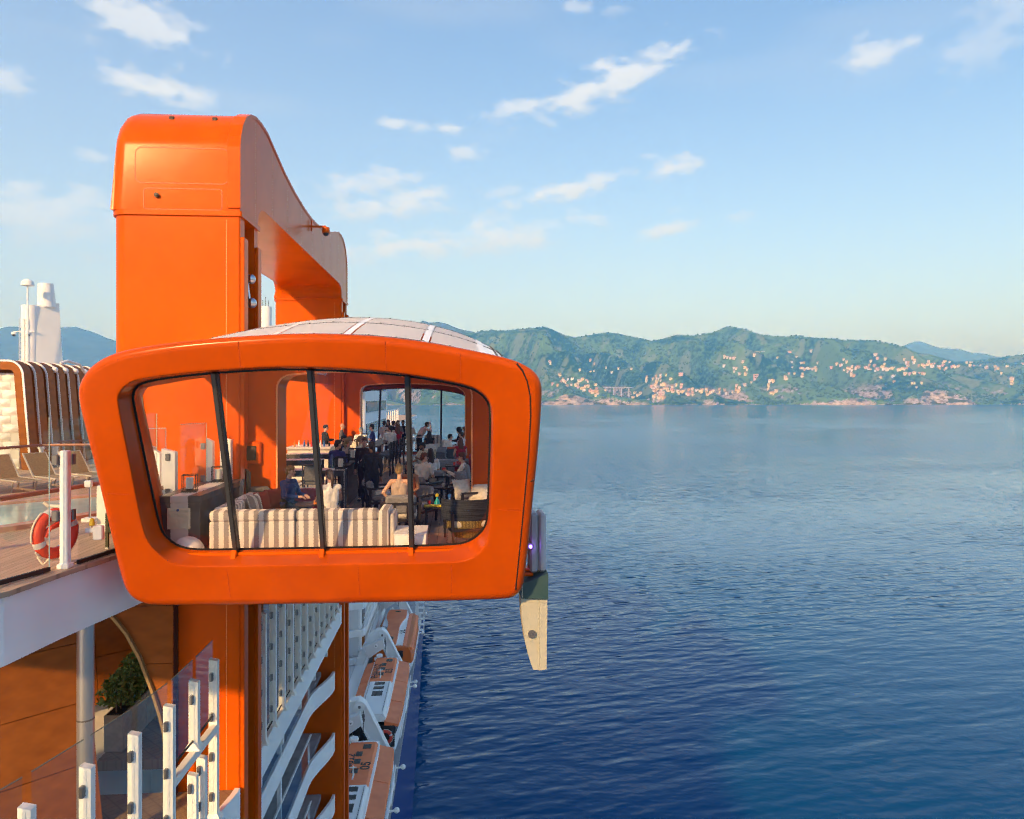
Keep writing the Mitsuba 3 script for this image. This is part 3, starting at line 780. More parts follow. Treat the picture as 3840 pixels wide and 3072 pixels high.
# lower promenade deck with boards
prin('teak', proc(lambda p, n, uv: mix((.34, .235, .155), (.50, .37, .26), fbm(p.x * 14, p.y * 1.1, 2., 3)) * (.72 + .28 * smoothstep(.02, .08, .5 - dr.abs(p.x / .12 - dr.floor(p.x / .12) - .5)) + .12 * (cell_rand(dr.floor(p.x / .12), dr.floor(p.y / 2.2)) - .5))), .6)
prin('deck_tile', proc(lambda p, n, uv: mix((.20, .135, .08), (.30, .21, .125), fbm(p.x * 5, p.y * 5, 1., 3)) * (.78 + .22 * smoothstep(.02, .10, dr.minimum(dr.abs((p.x + p.y) / .42 - dr.round((p.x + p.y) / .42)), dr.abs((p.x - p.y) / .21 - dr.round((p.x - p.y) / .21)))))), .65)
part(ship, 'promenade_deck', box(-12, -4.95, -2, 16.95, -8.94, -8.70), 'deck_tile')
part(ship, 'promenade_deck', box(-8.6, -4.95, 18.52, 31.6, -8.94, -8.70), 'deck_tile')
part(ship, 'promenade_fascia', plan_strip([(-4.87, 18.55), (-4.87, 31.6)], .12, -9.42, -8.66), 'white_paint')
part(ship, 'promenade_fascia', plan_strip([(-6.4, 6.0), (-5.9, 9.2), (-5.5, 10.8), (-5.2, 12.2), (-5.02, 13.5), (-5.0, 15.6)] + flare(15.7, 16.95, -5.0, -4.86), .12, -9.42, -8.66), 'white_paint')
for y in np.arange(19.3, 31, 2.4):
    part(ship, 'fascia_bracket', box(-5.6, -4.95, y, y + .12, -9.9, -9.0), 'white_paint')

# copper-brown panelled wall that leans in over the promenade


D45 = np.array([.7071, .7071, 0])
N45 = np.array([.7071, -.7071, 0])


def leaning_wall(name, ox, oy, s0, s1, w, zs, lean, label=None):
    """A wall at 45 degrees to the ship that leans in at its top, in separate panels."""
    o = np.array([ox, oy, 0.])

    def at_(s_, z, d=0.):
        return o + D45 * s_ + N45 * (-(z + 8.7) * lean + d) + np.array([0, 0, z])
    k = part(ship, name, hull([at_(s_, z, d) for s_ in (s0, s1) for z in (zs[0], zs[-1]) for d in (-.06, -.35)]), 'seam_dark', label=label)
    for i in range(len(zs) - 1):
        for j in range(int(round((s1 - s0) / w))):
            a, b = s0 + j * w + .008, s0 + (j + 1) * w - .008
            c, d_ = zs[i] + .008, zs[i + 1] - .008
            part(k, 'panel', hull([at_(s_, z, d) for s_ in (a, b) for z in (c, d_) for d in (0, -.055)]), 'copper')
    return k


wall = leaning_wall('panel_wall', -8.0, 14.85, -6.0, 1.2, 2.4, [-8.69, -7.45, -6.30, -5.15, -3.95], .27, 'leaning wall of rust-brown panels')
leaning_wall('panel_wall', -9.4, 22.6, -4.2, 2.2, 1.6, [-8.69, -7.4, -6.1, -4.8, -3.5], .15)
# cross wall with the arched opening and its brass edge
ARC = [(-7.75, -4.2), (-7.31, -4.72), (-7.06, -5.04), (-6.78, -5.57), (-6.53, -6.25), (-6.36, -6.81), (-6.26, -7.23), (-6.22, -7.72), (-6.20, -8.70)]
for z0, z1 in zip([-8.70, -7.0, -5.75, -4.5], [-7.0, -5.75, -4.5, -3.0]):
    q = shapely.Polygon(ARC + [(-6.13, -8.70), (-6.13, -3.0), (-7.75, -3.0)]).intersection(shapely.box(-9, z0 + .006, 0, z1 - .006))
    for g in getattr(q, 'geoms', [q]):
        part(wall, 'arch_panel', prism(g, 16.62, 16.66, 'xz'), 'copper')
part(wall, 'arch_backing', prism(shapely.Polygon(ARC + [(-6.13, -8.70), (-6.13, -3.0), (-7.75, -3.0)]), 16.662, 16.94, 'xz'), 'seam_dark')
prin('brass_trim', (.34, .24, .11), .45, metal=.25)
strip = shapely.LineString(ARC).buffer(.055, cap_style=2).difference(shapely.Polygon(ARC + [(-6.0, -8.70), (-6.0, -3.0), (-7.75, -3.0)]).buffer(-.004))
part(wall, 'arch_trim', cat([prism(g, 16.52, 16.96, 'xz') for g in getattr(strip, 'geoms', [strip]) if g.area > .01]), 'brass_trim')
part(wall, 'back_wall', box(-12, -5.3, 31.2, 31.5, -8.69, -3.2), 'copper')

# upper deck edge (pool deck) that juts out towards the lounge
EDGE = [(-16, 13.6), (-11.5, 12.9), (-9.2, 12.2), (-7.9, 11.5), (-7.15, 11.05), (-6.82, 11.1), (-6.66, 11.43), (-6.49, 12.65), (-6.2, 14.1), (-5.75, 16.5), (-5.15, 17.0)]
dk = shapely.Polygon(EDGE + [(-5.15, 33.2), (-5.4, 36), (-6.5, 44), (-6.5, 120), (-44, 120), (-44, 14)])
cut = shapely.box(TX0 - .02, TY0 - .02, 0, TY1 + .02).union(shapely.box(TX0 - .02, TY2 - .02, 0, TY3 + .02))
dk2 = dk.difference(cut)
part(ship, 'pool_deck', cat([prism(g.difference(shapely.box(-14.2, 11, -8.25, 23.4)) if False else g, -3.35, FL - .06, 'xy') for g in getattr(dk2, 'geoms', [dk2])]), 'white_paint')
top = dk2.buffer(-.10)
part(ship, 'pool_deck_boards', cat([prism(g, FL - .058, FL - .004, 'xy') for g in getattr(top, 'geoms', [top])]), 'teak')
fas = shapely.LineString(EDGE[:-1]).buffer(.06, cap_style=2, join_style=1)
part(ship, 'deck_fascia', prism(fas, -3.93, FL - .10, 'xy'), 'white_paint', 20, label='broad white fascia of the pool deck edge')
cap_ = shapely.LineString(EDGE[:-1]).buffer(.16, cap_style=2, join_style=1)
part(ship, 'edge_board', prism(cap_, FL - .10, FL - .02, 'xy'), 'teak')
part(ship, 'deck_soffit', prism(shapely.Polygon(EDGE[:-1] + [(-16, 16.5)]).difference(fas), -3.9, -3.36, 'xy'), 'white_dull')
# the round steel post under the fascia
scol = thing('steel_column', 'round grey steel column standing under the white deck fascia before the brown panels', 'column')
part(scol, 'shaft', tube([(-6.93, 14.5, -8.7), (-6.93, 14.5, -3.9)], .15, 24), 'brushed' if 'brushed' in scene else prin('brushed', (.42, .45, .49), .32, metal=.75))
part(scol, 'joint_ring', tube([(-6.93, 14.5, -6.02), (-6.93, 14.5, -5.99)], .154, 24), 'clamp_grey')


# glass wind screens on the promenade edge: one fence outboard of each column
def clamp(x, y, z, sx):
    return box(x - .035, x + .035, y - .05, y + .05, z - .085, z + .085, .012)


def post_mesh(h0, h1):
    return cat(hull([(sx * .085, sy * .07, h0) for sx in (-1, 1) for sy in (-1, 1)] + [(-.085, sy * .07, h1) for sy in (-1, 1)] + [(.085, sy * .07, h1 - .04) for sy in (-1, 1)]),
               box(-.02, .02, -.078, -.06, h0, h1 - .06), hull([(sx * .16, sy * .13, h0) for sx in (-1, 1) for sy in (-1, 1)] + [(sx * .09, sy * .075, h0 + .12) for sx in (-1, 1) for sy in (-1, 1)]))


prin('post_white', (.78, .77, .73), .4)


def screen(label, pts, full, pane_top=-5.0, ztop=-5.4):
    f = thing('wind_screen', label, 'glass screen', 'glass wind screens')
    for i, ((x, y), fu) in enumerate(zip(pts, full)):
        z0 = -8.70 if fu else -6.72
        k = part(f, 'post', moved(post_mesh(z0, ztop), (x, y, 0), 0), 'post_white')
        for z in np.arange(ztop - .35, z0 + .2, -.82):
            part(k, 'clamp', clamp(x - .02, y - .10, z, 1), 'clamp_grey')
    for i in range(len(pts) - 1):
        (xa, ya), (xb, yb) = pts[i], pts[i + 1]
        z0 = -8.55 if (full[i] and full[i + 1]) else -6.55
        t = .07
        a = np.array([xa + (xb - xa) * t, ya + (yb - ya) * t]); b = np.array([xb - (xb - xa) * t, yb - (yb - ya) * t])
        part(f, 'pane', tm([(*a, z0), (*b, z0), (*b, pane_top), (*a, pane_top)], [[0, 1, 2], [0, 2, 3]]), 'tint_glass', False)
        part(f, 'pane_edge', bar((*a, pane_top), (*b, pane_top), .012, .012), 'pane_rim' if 'pane_rim' in scene else prin('pane_rim', (.16, .17, .13), .3))
        part(f, 'pane_channel', bar((*a, z0), (*b, z0), .03, .03), 'black')
    return f


near_pts = [(-6.35, 8.2), (-6.0, 9.3), (-5.69, 10.34), (-5.43, 11.41), (-5.19, 12.46), (-5.05, 13.54), (-5.02, 14.7), (-5.02, 15.85)]
sc1 = screen('white-posted glass screen curving along the promenade edge before the brown wall', near_pts, [1, 1, 1, 1, 1, 1, 0, 1])
part(sc1, 'cross_rail', bar((-5.03, 13.6, -6.82), (-5.0, 15.9, -6.82), .16, .16, .02), 'post_white')
for x, y, h in ((-5.02, 14.62, -7.15), (-4.98, 15.0, -7.0)):
    k = part(sc1, 'gate_post', moved(post_mesh(-8.70, h), (x, y, 0)), 'post_white')
    for z in (h - .25, h - .95):
        part(k, 'clamp', clamp(x - .02, y - .1, z, 1), 'clamp_grey')
far_pts = [(-4.87, 19.15 + 1.045 * i) for i in range(12)]
screen('straight row of tall white posts holding glass between the two tower columns', far_pts, [1] * 12)
# planter with a shrub behind the arch
prin('planter_tan', proc(grain((.30, .25, .19), (.38, .32, .25), 8, 8, 8)), .75)
prin('soil', (.02, .014, .01), .95)
pl = thing('planter_box', 'long tan planter box with green shrub behind the brass arch', 'planter')
for i in range(3):
    y0 = 18.95 + i * 1.42
    part(pl, 'box', cat(box(-8.63, -8.18, y0, y0 + 1.40, -8.69, -7.80, .01)), 'planter_tan')
part(pl, 'soil', box(-8.58, -8.23, 19.0, 23.1, -7.81, -7.79), 'soil')
rng = np.random.default_rng(11)
prin('leaf_green', proc(lambda p, n, uv: mix((.05, .12, .02), (.20, .28, .06), noise(p.x * 9, p.y * 9, p.z * 9))), .45)


def leaf_cloud(c, rad, n, size, rng):
    d = rng.normal(size=(n, 3)); d /= np.linalg.norm(d, axis=1, keepdims=True)
    r = rng.uniform(.35, 1, n) ** .6
    p = np.asarray(c) + d * np.asarray(rad) * r[:, None]
    a = rng.normal(size=(n, 3)); a /= np.linalg.norm(a, axis=1, keepdims=True)
    b = np.cross(a, rng.normal(size=(n, 3))); b /= np.linalg.norm(b, axis=1, keepdims=True)
    s = size * rng.uniform(.7, 1.3, (n, 1))
    v = np.stack([p - a * s, p + b * s * .45, p + a * s, p - b * s * .45], 1).reshape(-1, 3)
    i = np.arange(n)[:, None] * 4
    return tm(v, np.vstack([i + [0, 1, 2], i + [0, 2, 3]]))


sh = thing('shrub', 'leafy green shrub growing in the tan planter behind the arch', 'shrub')
cl_ = [leaf_cloud((-8.4 + rng.uniform(-.08, .08), 19.05 + rng.uniform(0, 3.9), -7.55 + rng.uniform(0, .75)), (.36, .42, .32), 170, .085, rng) for _ in range(30)]
part(sh, 'leaves', cat(cl_), 'leaf_green', False, kind='stuff')
prin('twig', (.12, .085, .05), .8)
part(sh, 'stems', cat([tube([(-8.4, y, -7.8), (-8.4 + rng.uniform(-.1, .1), y + rng.uniform(-.1, .1), -7.3), (-8.4 + rng.uniform(-.2, .2), y + rng.uniform(-.2, .2), -6.9)], [.02, .014, .006], 5) for y in np.arange(19.1, 23, .25)]), 'twig', kind='stuff')
# ------------------------------------------------ lifeboats in their davits along the boat deck
prin('boat_orange', proc(grain((.74, .17, .05), (.84, .22, .075), 1.2, 1.2, 1.2)), .5)
prin('boat_orange_end', (.62, .13, .015), .45)
prin('letter_black', (.015, .015, .018), .5)
prin('ring_red', (.62, .055, .03), .55)
prin('reflective', (.55, .55, .56), .4)


def lettering(text, h, x, y, z, bold=False):
    m = meshkit.text_mesh(text, h, .012, bold)
    v = np.array(m.vertices)                      # reads along +y, tops towards -x
    return tm(np.stack([x - v[:, 1], y + v[:, 0], z + v[:, 2]], 1), m.faces)


def loft_boat(y0, y1, sect, n=22, pinch=.55, pw=2.6):
    """A section (x from the centre line, z) swept from y0 to y1, narrowing at both ends."""
    rows = []
    for s in np.linspace(-1, 1, n):
        k = (1 - abs(s) ** pw * (1 - pinch))
        rows.append(np.array([(-6.42 + x * k, (y0 + y1) / 2 + (y1 - y0) / 2 * s, z) for x, z in sect]))
    return quadmesh(rows, True, True)


def life_ring(x, y, z, r, rt, name_label, axis='y', rope=True, group='life rings'):
    k = thing('life_ring', name_label, 'life ring', group)
    t = np.linspace(0, 2 * np.pi, 37)

    def arc(a0, a1, rr, n=8, R=None):
        w = np.linspace(a0, a1, n)
        R = R or r
        c = np.stack([R * np.cos(w), 0 * w, R * np.sin(w)], 1)
        if axis != 'y':
            ax = np.asarray(axis, float); ax /= np.linalg.norm(ax)
            u = np.cross((0, 0, 1), ax); u /= np.linalg.norm(u)
            v_ = np.cross(ax, u)
            c = c[:, :1] * u + c[:, 2:] * v_
        return tube(c + (x, y, z), rr, 10)
    part(k, 'ring', arc(0, 2 * np.pi, rt, 37), 'ring_red', 60)
    for a in (.4, 1.97, 3.54, 5.11):
        part(k, 'band', arc(a - .13, a + .13, rt * 1.06, 5), 'reflective', 60)
    if rope:
        part(k, 'rope', cat([arc(a + .2, a + 1.37, rt * .16, 9, r + rt * 1.25) for a in (.4, 1.97, 3.54, 5.11)]), 'cream')
    return k


def tender(num, y0, y1, label):
    b = thing('lifeboat', label, 'lifeboat', 'lifeboats in the davits')
    ym = (y0 + y1) / 2
    part(b, 'hull', loft_boat(y0, y1, [(-2.1, -25.6), (-2.1, -26.6), (-1.7, -27.9), (0, -28.4), (1.7, -27.9), (2.05, -26.6), (2.05, -25.7)], pinch=.7), 'white_paint', 30)
    part(b, 'side_windows', loft_boat(y0 + .3, y1 - .4, [(-2.02, -25.0), (-2.02, -25.7), (2.0, -25.7), (1.96, -25.0)], pinch=.86), 'dark_window')
    # outboard and inboard roof wings
    for sgn in (1, -1):
        pts = [(sgn * .95, -24.62), (sgn * 2.02, -24.86), (sgn * 2.08, -25.06), (sgn * .95, -24.95)]
        part(b, 'roof_wing', loft_boat(y0, y1 - .15, pts, pinch=.93, pw=6), 'boat_orange', 25)
        for q in (.3, .62):
            yy = y0 + (y1 - y0) * q
            part(b, 'wing_joint', bar((-6.42 + sgn * 1.0, yy, -24.615), (-6.42 + sgn * 2.0, yy, -24.845), .03, .02), 'boat_orange_end')
    part(b, 'roof_deck', loft_boat(y0 + .2, y1, [(-1.25, -24.75), (-1.2, -24.42), (0, -24.36), (1.0, -24.42), (1.05, -24.75)], pinch=.9, pw=8), 'white_paint', 25)
    # white raised cabin aft (near end) with windows, orange wheelhouse roof forward
    ca = part(b, 'cabin_top', hull([(-6.42 + x, y, z) for y in (y0 + .25, ym + .2) for x, z in ((-1.2, -24.5), (-1.0, -24.16), (.75, -24.16), (.98, -24.5))]), 'white_clean', 25)
    for q, w in ((.62, .95), (.80, .55), (.94, .55)):
        yy = y0 + (ym - y0) * q
        part(ca, 'hatch_window', box(-6.95, -6.1, yy - w / 2 + .1, yy + w / 2 + .1, -24.16, -24.135, .01), 'dark_window')
    for sx in (-1.0, .62):
        part(ca, 'grip_rail', bar((-6.42 + sx + .05, y0 + .6, -24.12), (-6.42 + sx + .05, ym, -24.12), .03, .03), 'clamp_grey')
    wh = part(b, 'wheelhouse', hull([(-6.42 + x, y, z) for y in (ym + .35, y1 - .55) for x, z in ((-1.2, -24.5), (-1.0, -24.22), (.72, -24.22), (.95, -24.5))]), 'boat_orange', 25)
    for q, x0, x1 in ((.30, -6.85, -6.42), (.52, -6.85, -6.42), (.70, -6.85, -6.42), (.88, -6.5, -5.95)):
        yy = ym + .35 + (y1 - .55 - ym - .35) * q
        part(wh, 'hatch_window', box(x0, x1, yy - .32, yy + .32, -24.22, -24.195, .01), 'dark_window')
    part(b, 'registration', lettering('9HA4612', .54, -6.90, ym + 1.0, -24.218, True), 'letter_black', False)
    part(b, 'number', lettering(num, .60, -5.74, ym + 2.2, -24.218, True), 'letter_black', False)
    mx = part(b, 'mast', cat(bar((-6.62, ym + 1.3, -24.2), (-6.62, ym + 1.3, -23.5), .07, .07), bar((-6.85, ym + 1.3, -23.6), (-6.4, ym + 1.3, -23.6), .05, .05), bar((-6.62, ym + .9, -24.15), (-6.62, ym + 1.6, -24.15), .09, .06)), 'white_clean')
    part(b, 'radar_dome', lathe([(0, -24.0), (.26, -24.02), (.3, -24.12), (.28, -24.22), (0, -24.24)], 14, (-7.2, y1 - .45, .1)), 'white_clean')
    part(b, 'stern_panel', box(-7.9, -4.75, y0 - .02, y0 + .05, -26.6, -24.95, .03), 'black')
    part(b, 'stern_sill', box(-7.9, -4.72, y0 - .10, y0 + .04, -26.9, -26.62, .03), 'white_clean')
    part(b, 'side_rail', tube([(-4.35, y0 + .2, -26.0), (-4.3, ym, -25.9), (-4.35, y1 - .4, -26.0)], .06, 6), 'white_clean')
    return b


bt5 = tender('05', 40.2, 53.6, 'orange and white lifeboat with 05 on its roof, lowest in view')
bt3 = tender('03', 57.3, 70.6, 'orange and white lifeboat with 03 on its roof, second from the bow')
life_ring(-5.45, 57.18, -25.78, .44, .12, 'red life ring hung on the black stern of the lifeboat numbered 03')

b1 = thing('lifeboat', 'white roofed lifeboat with 01 on it and an orange bottle-shaped hump, farthest along the side', 'lifeboat', 'lifeboats in the davits')
y0, y1 = 74.4, 86.0
part(b1, 'hull', loft_boat(y0, y1, [(-2.1, -26.3), (-2.05, -27.2), (-1.6, -28.3), (0, -28.6), (1.6, -28.3), (2.05, -27.2), (2.1, -26.3)], pinch=.7), 'white_paint', 30)
part(b1, 'canopy', loft_boat(y0, y1, [(-2.1, -26.28), (-2.02, -25.2), (-1.75, -24.72), (1.75, -24.72), (2.02, -25.2), (2.1, -26.28)], pinch=.9, pw=7), 'boat_orange_end', 25, label='orange canopy end')
part(b1, 'roof_panel', hull([(-6.42 + x, y, z) for y, q in ((y0 + .5, 1), (y1 - .3, .97)) for x, z in ((-1.72 * q, -24.73), (-1.62 * q, -24.62), (.95 * q, -24.62), (1.0 * q, -24.73))]), 'white_clean', 25)
part(b1, 'roof_wing', hull([(-6.42 + x, y, z) for y in (y0 + .4, y1 - .3) for x, z in ((1.03, -24.73), (1.03, -24.64), (1.9, -24.86), (2.03, -25.1))]), 'boat_orange', 25)
half = [(y0 + .3, .62), (y0 + 2.4, .62), (y0 + 4.2, .58), (y0 + 6.3, .55), (y0 + 8.0, .75), (y0 + 9.2, 1.0), (y1 - .8, 1.02), (y1 + .2, .95), (y1 + .4, .6)]
hp = shapely.Polygon([(-6.75 + w, y) for y, w in half] + [(-6.75 - w, y) for y, w in half[::-1]]).buffer(.12).buffer(-.06)
part(b1, 'hump_rim', prism(hp.buffer(.07), -24.63, -24.50, 'xy'), 'white_clean')
part(b1, 'hump', prism(hp, -24.63, -24.38, 'xy'), 'boat_orange', 25)
part(b1, 'hatch', box(-7.1, -6.45, y0 + 1.5, y0 + 2.3, -24.38, -24.35, .01), 'dark_window')
part(b1, 'hatch', box(-7.0, -6.4, y1 - .5, y1 - .2, -24.38, -24.35, .01), 'dark_window')
part(b1, 'end_window', box(-5.95, -5.35, y0 - .02, y0 + .06, -25.75, -25.05, .03), 'dark_window')
part(b1, 'registration', lettering('9HA4612', .72, -7.42, y0 + 2.0, -24.618, True), 'letter_black', False)
part(b1, 'number', lettering('01', .78, -5.50, y0 + 4.0, -24.618, True), 'letter_black', False)
part(b1, 'grip_rail', cat(tube([(-7.2, y0 + .1, -24.9), (-4.9, y0 + .1, -24.85)], .03, 5), tube([(-4.3, y0 + .5, -26), (-4.25, y1 - 2, -25.8)], .05, 5)), 'white_clean')


def davit(y, label):
    d = thing('davit', label, 'davit', 'davits')
    arm = [(-9.9, -26.2), (-9.4, -24.5), (-8.6, -23.0), (-7.8, -22.3), (-7.2, -22.2), (-6.7, -22.6), (-4.75, -26.6), (-4.65, -29.0), (-5.5, -29.0), (-5.7, -26.9), (-7.2, -23.9), (-7.7, -23.6), (-8.2, -24.0), (-8.9, -25.4), (-9.2, -26.4)]
    part(d, 'arm', prism(shapely.Polygon(arm), y, y + .55, 'xz'), 'white_paint', 25)
    part(d, 'arm_flange', prism(shapely.Polygon(arm).difference(shapely.Polygon(arm).buffer(-.10)), y - .12, y + .67, 'xz'), 'white_clean', 25)
    part(d, 'arm_lower', bar((-7.6, y - 1.4, -24.4), (-5.4, y - 1.0, -28.8), .4, .5, .04, up=(0, -1, 0)), 'white_paint')
    part(d, 'winch_head', hull([(-8.7, y - 1.5, -23.4), (-7.0, y - 1.5, -22.7), (-6.8, y - 1.5, -23.5), (-8.3, y - 1.5, -24.5), (-8.7, y - .9, -23.4), (-7.0, y - .9, -22.7), (-6.8, y - .9, -23.5), (-8.3, y - .9, -24.5)]), 'white_dull')
    part(d, 'sheave', tube([(-7.15, y - .25, -22.7), (-7.15, y - .1, -22.7)], .42, 16), 'white_clean')
    part(d, 'sheave', tube([(-7.6, y - 1.6, -23.3), (-7.6, y - 1.5, -23.3)], .18, 10), 'white_clean')
    part(d, 'sheave_bolt', tube([(-7.15, y - .3, -22.7), (-7.15, y - .2, -22.7)], .10, 8), 'clamp_grey')
    part(d, 'sheave_bolt', tube([(-7.6, y - 1.66, -23.3), (-7.6, y - 1.55, -23.3)], .06, 8), 'clamp_grey')
    part(d, 'hanger', cat(tube([(-6.85, y - .4, -22.9), (-6.85, y - .4, -24.5)], .04, 6), box(-6.95, -6.75, y - .5, y - .3, -23.7, -23.2, .02)), 'clamp_grey')
    return d


davit(55.6, 'white davit arm nearest to the lounge, between the lifeboats numbered 05 and 03')
davit(72.2, 'white davit arm just before the orange end of the lifeboat numbered 01')
davit(88.4, 'white davit head beyond the far end of the lifeboat numbered 01')
# ------------------------------------------------ pool deck behind the lounge's left edge
prin('wood_rail', (.30, .13, .085), .35)
prin('white_post', (.80, .79, .77), .4)
DZ = FL
# the near glass rail with one white post
es = thing('edge_screen', 'clear glass rail with one tall white post on the pool deck edge', 'glass screen', 'glass rails on the pool deck')
pk = part(es, 'post', cat(box(-6.52, -6.395, 12.77, 12.91, DZ - .02, -.88, .015), box(-6.55, -6.37, 12.74, 12.94, DZ - .02, DZ + .06, .01)), 'white_post')
for z in (-1.03, -1.95):
    part(pk, 'clamp', box(-6.62, -6.525, 12.72, 12.80, z - .09, z + .09, .012), 'clamp_grey')
    part(pk, 'clamp', box(-6.39, -6.35, 12.89, 12.98, z - .09, z + .09, .012), 'clamp_grey')
part(pk, 'hook', tube([(-6.52, 12.8, -1.80), (-6.68, 12.75, -1.78), (-6.74, 12.72, -1.72)], .028, 8), 'cream')
for (xa, ya), (xb, yb) in (((-7.1, 10.7), (-6.56, 12.55)), ((-6.36, 13.05), (-5.95, 15.3))):
    part(es, 'pane', tm([(xa, ya, DZ + .06), (xb, yb, DZ + .06), (xb, yb, -.32), (xa, ya, -.32)], [[0, 1, 2], [0, 2, 3]]), 'tint_glass', False)
    part(es, 'shoe', bar((xa, ya, DZ + .03), (xb, yb, DZ + .03), .05, .07), 'black')
    part(es, 'pane_edge', bar((xb, yb, DZ + .06), (xb, yb, -.32), .012, .012), 'tint_edge' if 'tint_edge' in scene else prin('tint_edge', (.45, .60, .55), .2))
lr = life_ring(-6.70, 13.0, -2.27, .33, .095, 'big red life ring with coiled red line hanging behind the white post', axis=(.93, -.36, 0))
part(lr, 'line', cat([tube([(-6.86 + .03 * i, 12.72, -2.28 + .02 * math.sin(i * 2)), (-6.76 + .02 * i, 12.78, -2.20 + .012 * i), (-6.6, 13.05, -2.12 + .015 * i)], .028, 6) for i in range(6)]), 'ring_red')
part(lr, 'line_tail', tube([(-6.8, 12.75, -2.45), (-6.83, 12.72, -2.62), (-6.76, 12.74, -2.74), (-6.7, 12.8, -2.66)], .018, 6), 'cream')
sl = thing('signal_light', 'small white bracket with yellow signal light beside the white post', 'signal light')
part(sl, 'bracket', cat(box(-6.30, -6.02, 13.15, 13.2, -2.30, -2.22, .01), box(-6.16, -6.0, 13.12, 13.22, -2.42, -2.18, .015)), 'white_post')
part(sl, 'light', lathe([(0, .10), (.035, .07), (.045, -.03), (0, -.05)], 10, (-6.18, 13.15, -2.14)), prin('yellow', (.75, .52, .03), .4))


def rail(label, pts, h, glass_from, glass_to, wood=True, post_every=1, tilt=.0):
    k = thing('deck_rail', label, 'railing', 'wood-topped glass rails on the pool deck')
    p = [np.array(q, float) for q in pts]
    part(k, 'hand_rail', tube([(x, y, DZ + h) for x, y in pts], .05, 10), 'wood_rail')
    for i, q in enumerate(p):
        if i % post_every == 0:
            part(k, 'post', box(q[0] - .07, q[0] + .07, q[1] - .06, q[1] + .06, DZ, DZ + h - .05, .015), 'white_post')
            part(k, 'bracket', box(q[0] - .12, q[0] + .12, q[1] - .05, q[1] + .05, DZ + h - .16, DZ + h - .05, .02), 'white_post')
    for a, b in zip(p[:-1], p[1:]):
        n = max(1, int(round(np.linalg.norm(b - a) / 1.6)))
        for j in range(n):
            c, d = a + (b - a) * (j + .03) / n, a + (b - a) * (j + .97) / n
            part(k, 'pane', tm([(*c, DZ + glass_from), (*d, DZ + glass_from), (*d, DZ + glass_to), (*c, DZ + glass_to)], [[0, 1, 2], [0, 2, 3]]), 'tint_glass', False)
    return k


rail('near wooden handrail running beside the pool in front of the sun loungers', [(-9.2, 13.0), (-8.43, 14.46), (-7.85, 16.7), (-7.8, 16.95)], .92, .1, .85, post_every=5)
rail('wooden handrail running behind the sun loungers', [(-17.2, 24.0), (-15.6, 29.3), (-13.6, 29.5), (-10.5, 29.6)], 1.0, .08, 1.55)
rail('farther wooden handrail before the brown ribs, beyond the loungers', [(-16.2, 31.5), (-15.2, 32.6), (-11, 34)], 1.0, .08, 1.9)
# pool: rim and water as one shallow basin let into a low surround
pool = thing('pool', 'pale turquoise pool strip behind the glass rail', 'pool')
pp_ = shapely.Polygon([(-11.4, 14.6), (-9.55, 16.6), (-8.3, 19.0), (-8.3, 22.0), (-9.9, 21.6), (-12.9, 18.9)])
part(pool, 'surround', prism(pp_.buffer(.35).difference(pp_), FL - .003, FL + .10, 'xy'), prin('pool_stone', (.50, .30, .24), .6))
part(pool, 'water', prism(pp_.buffer(.01), FL - .003, FL + .035, 'xy'), prin('pool_water', proc(lambda p, n, uv: mix((.25, .46, .47), (.38, .58, .57), fbm(p.x * 2.2, p.y * 2.2, 1., 3))), .08))


# sun loungers
prin('sling', proc(lambda p, n, uv: mix((.20, .15, .085), (.27, .205, .12), noise(p.x * 30, p.y * 30, p.z * 30))), .8)
prin('lounger_frame', (.46, .42, .35), .45)
seat = hull([(sx * .31, y, z) for sx in (-1, 1) for y, z in ((-1.15, .32), (-1.15, .34), (.25, .32), (.25, .34))])
back = hull([(sx * .31, y, z) for sx in (-1, 1) for y, z in ((.27, .33), (.27, .35), (.92, 1.0), (.95, .98))])
P_seat, P_back = shape(seat, 'sling'), shape(back, 'sling')
P_rail = [shape(cat(bar((sx * .33, -1.18, .33), (sx * .33, .27, .33), .05, .05, .01), bar((sx * .33, .27, .33), (sx * .33, .98, 1.02), .05, .05, .01)), 'lounger_frame') for sx in (-1, 1)]
P_leg = [shape(tube([(sx * .33, y, .32), (sx * .31, y + .12, .0)], .022, 6), 'lounger_frame') for sx in (-1, 1) for y in (-.9, .2)]
P_cross = shape(cat(bar((-.33, .95, 1.0), (.33, .95, 1.0), .04, .04), bar((-.33, -1.16, .33), (.33, -1.16, .33), .04, .04)), 'lounger_frame')
spots = [(-14.9, 22.2), (-14.2, 22.95), (-13.5, 23.7), (-12.8, 24.45), (-12.1, 25.2), (-11.4, 25.95), (-10.7, 26.7), (-15.6, 21.5)]
names = ['second sun lounger of the row beyond the pool', 'third sun lounger along the row', 'fourth sun lounger along the row', 'fifth sun lounger, just left of the white post', 'sixth sun lounger, just right of the white post', 'seventh sun lounger, partly behind the orange frame', 'last sun lounger, hidden behind the orange frame', 'first sun lounger, cut by the picture edge']
for (x, y), nm in zip(spots, names):
    k = thing('sun_lounger', f'brown sling {nm}', 'sun lounger', 'sun loungers in a row beyond the pool')
    tw = place(x, y, DZ, math.radians(-38 - 90 + 180), 1.0)
    part(k, 'seat', P_seat, tw=tw); part(k, 'backrest', P_back, tw=tw)
    for q in P_rail: part(k, 'side_frame', q, tw=tw)
    for q in P_leg: part(k, 'leg', q, tw=tw)
    part(k, 'cross_bar', P_cross, tw=tw)
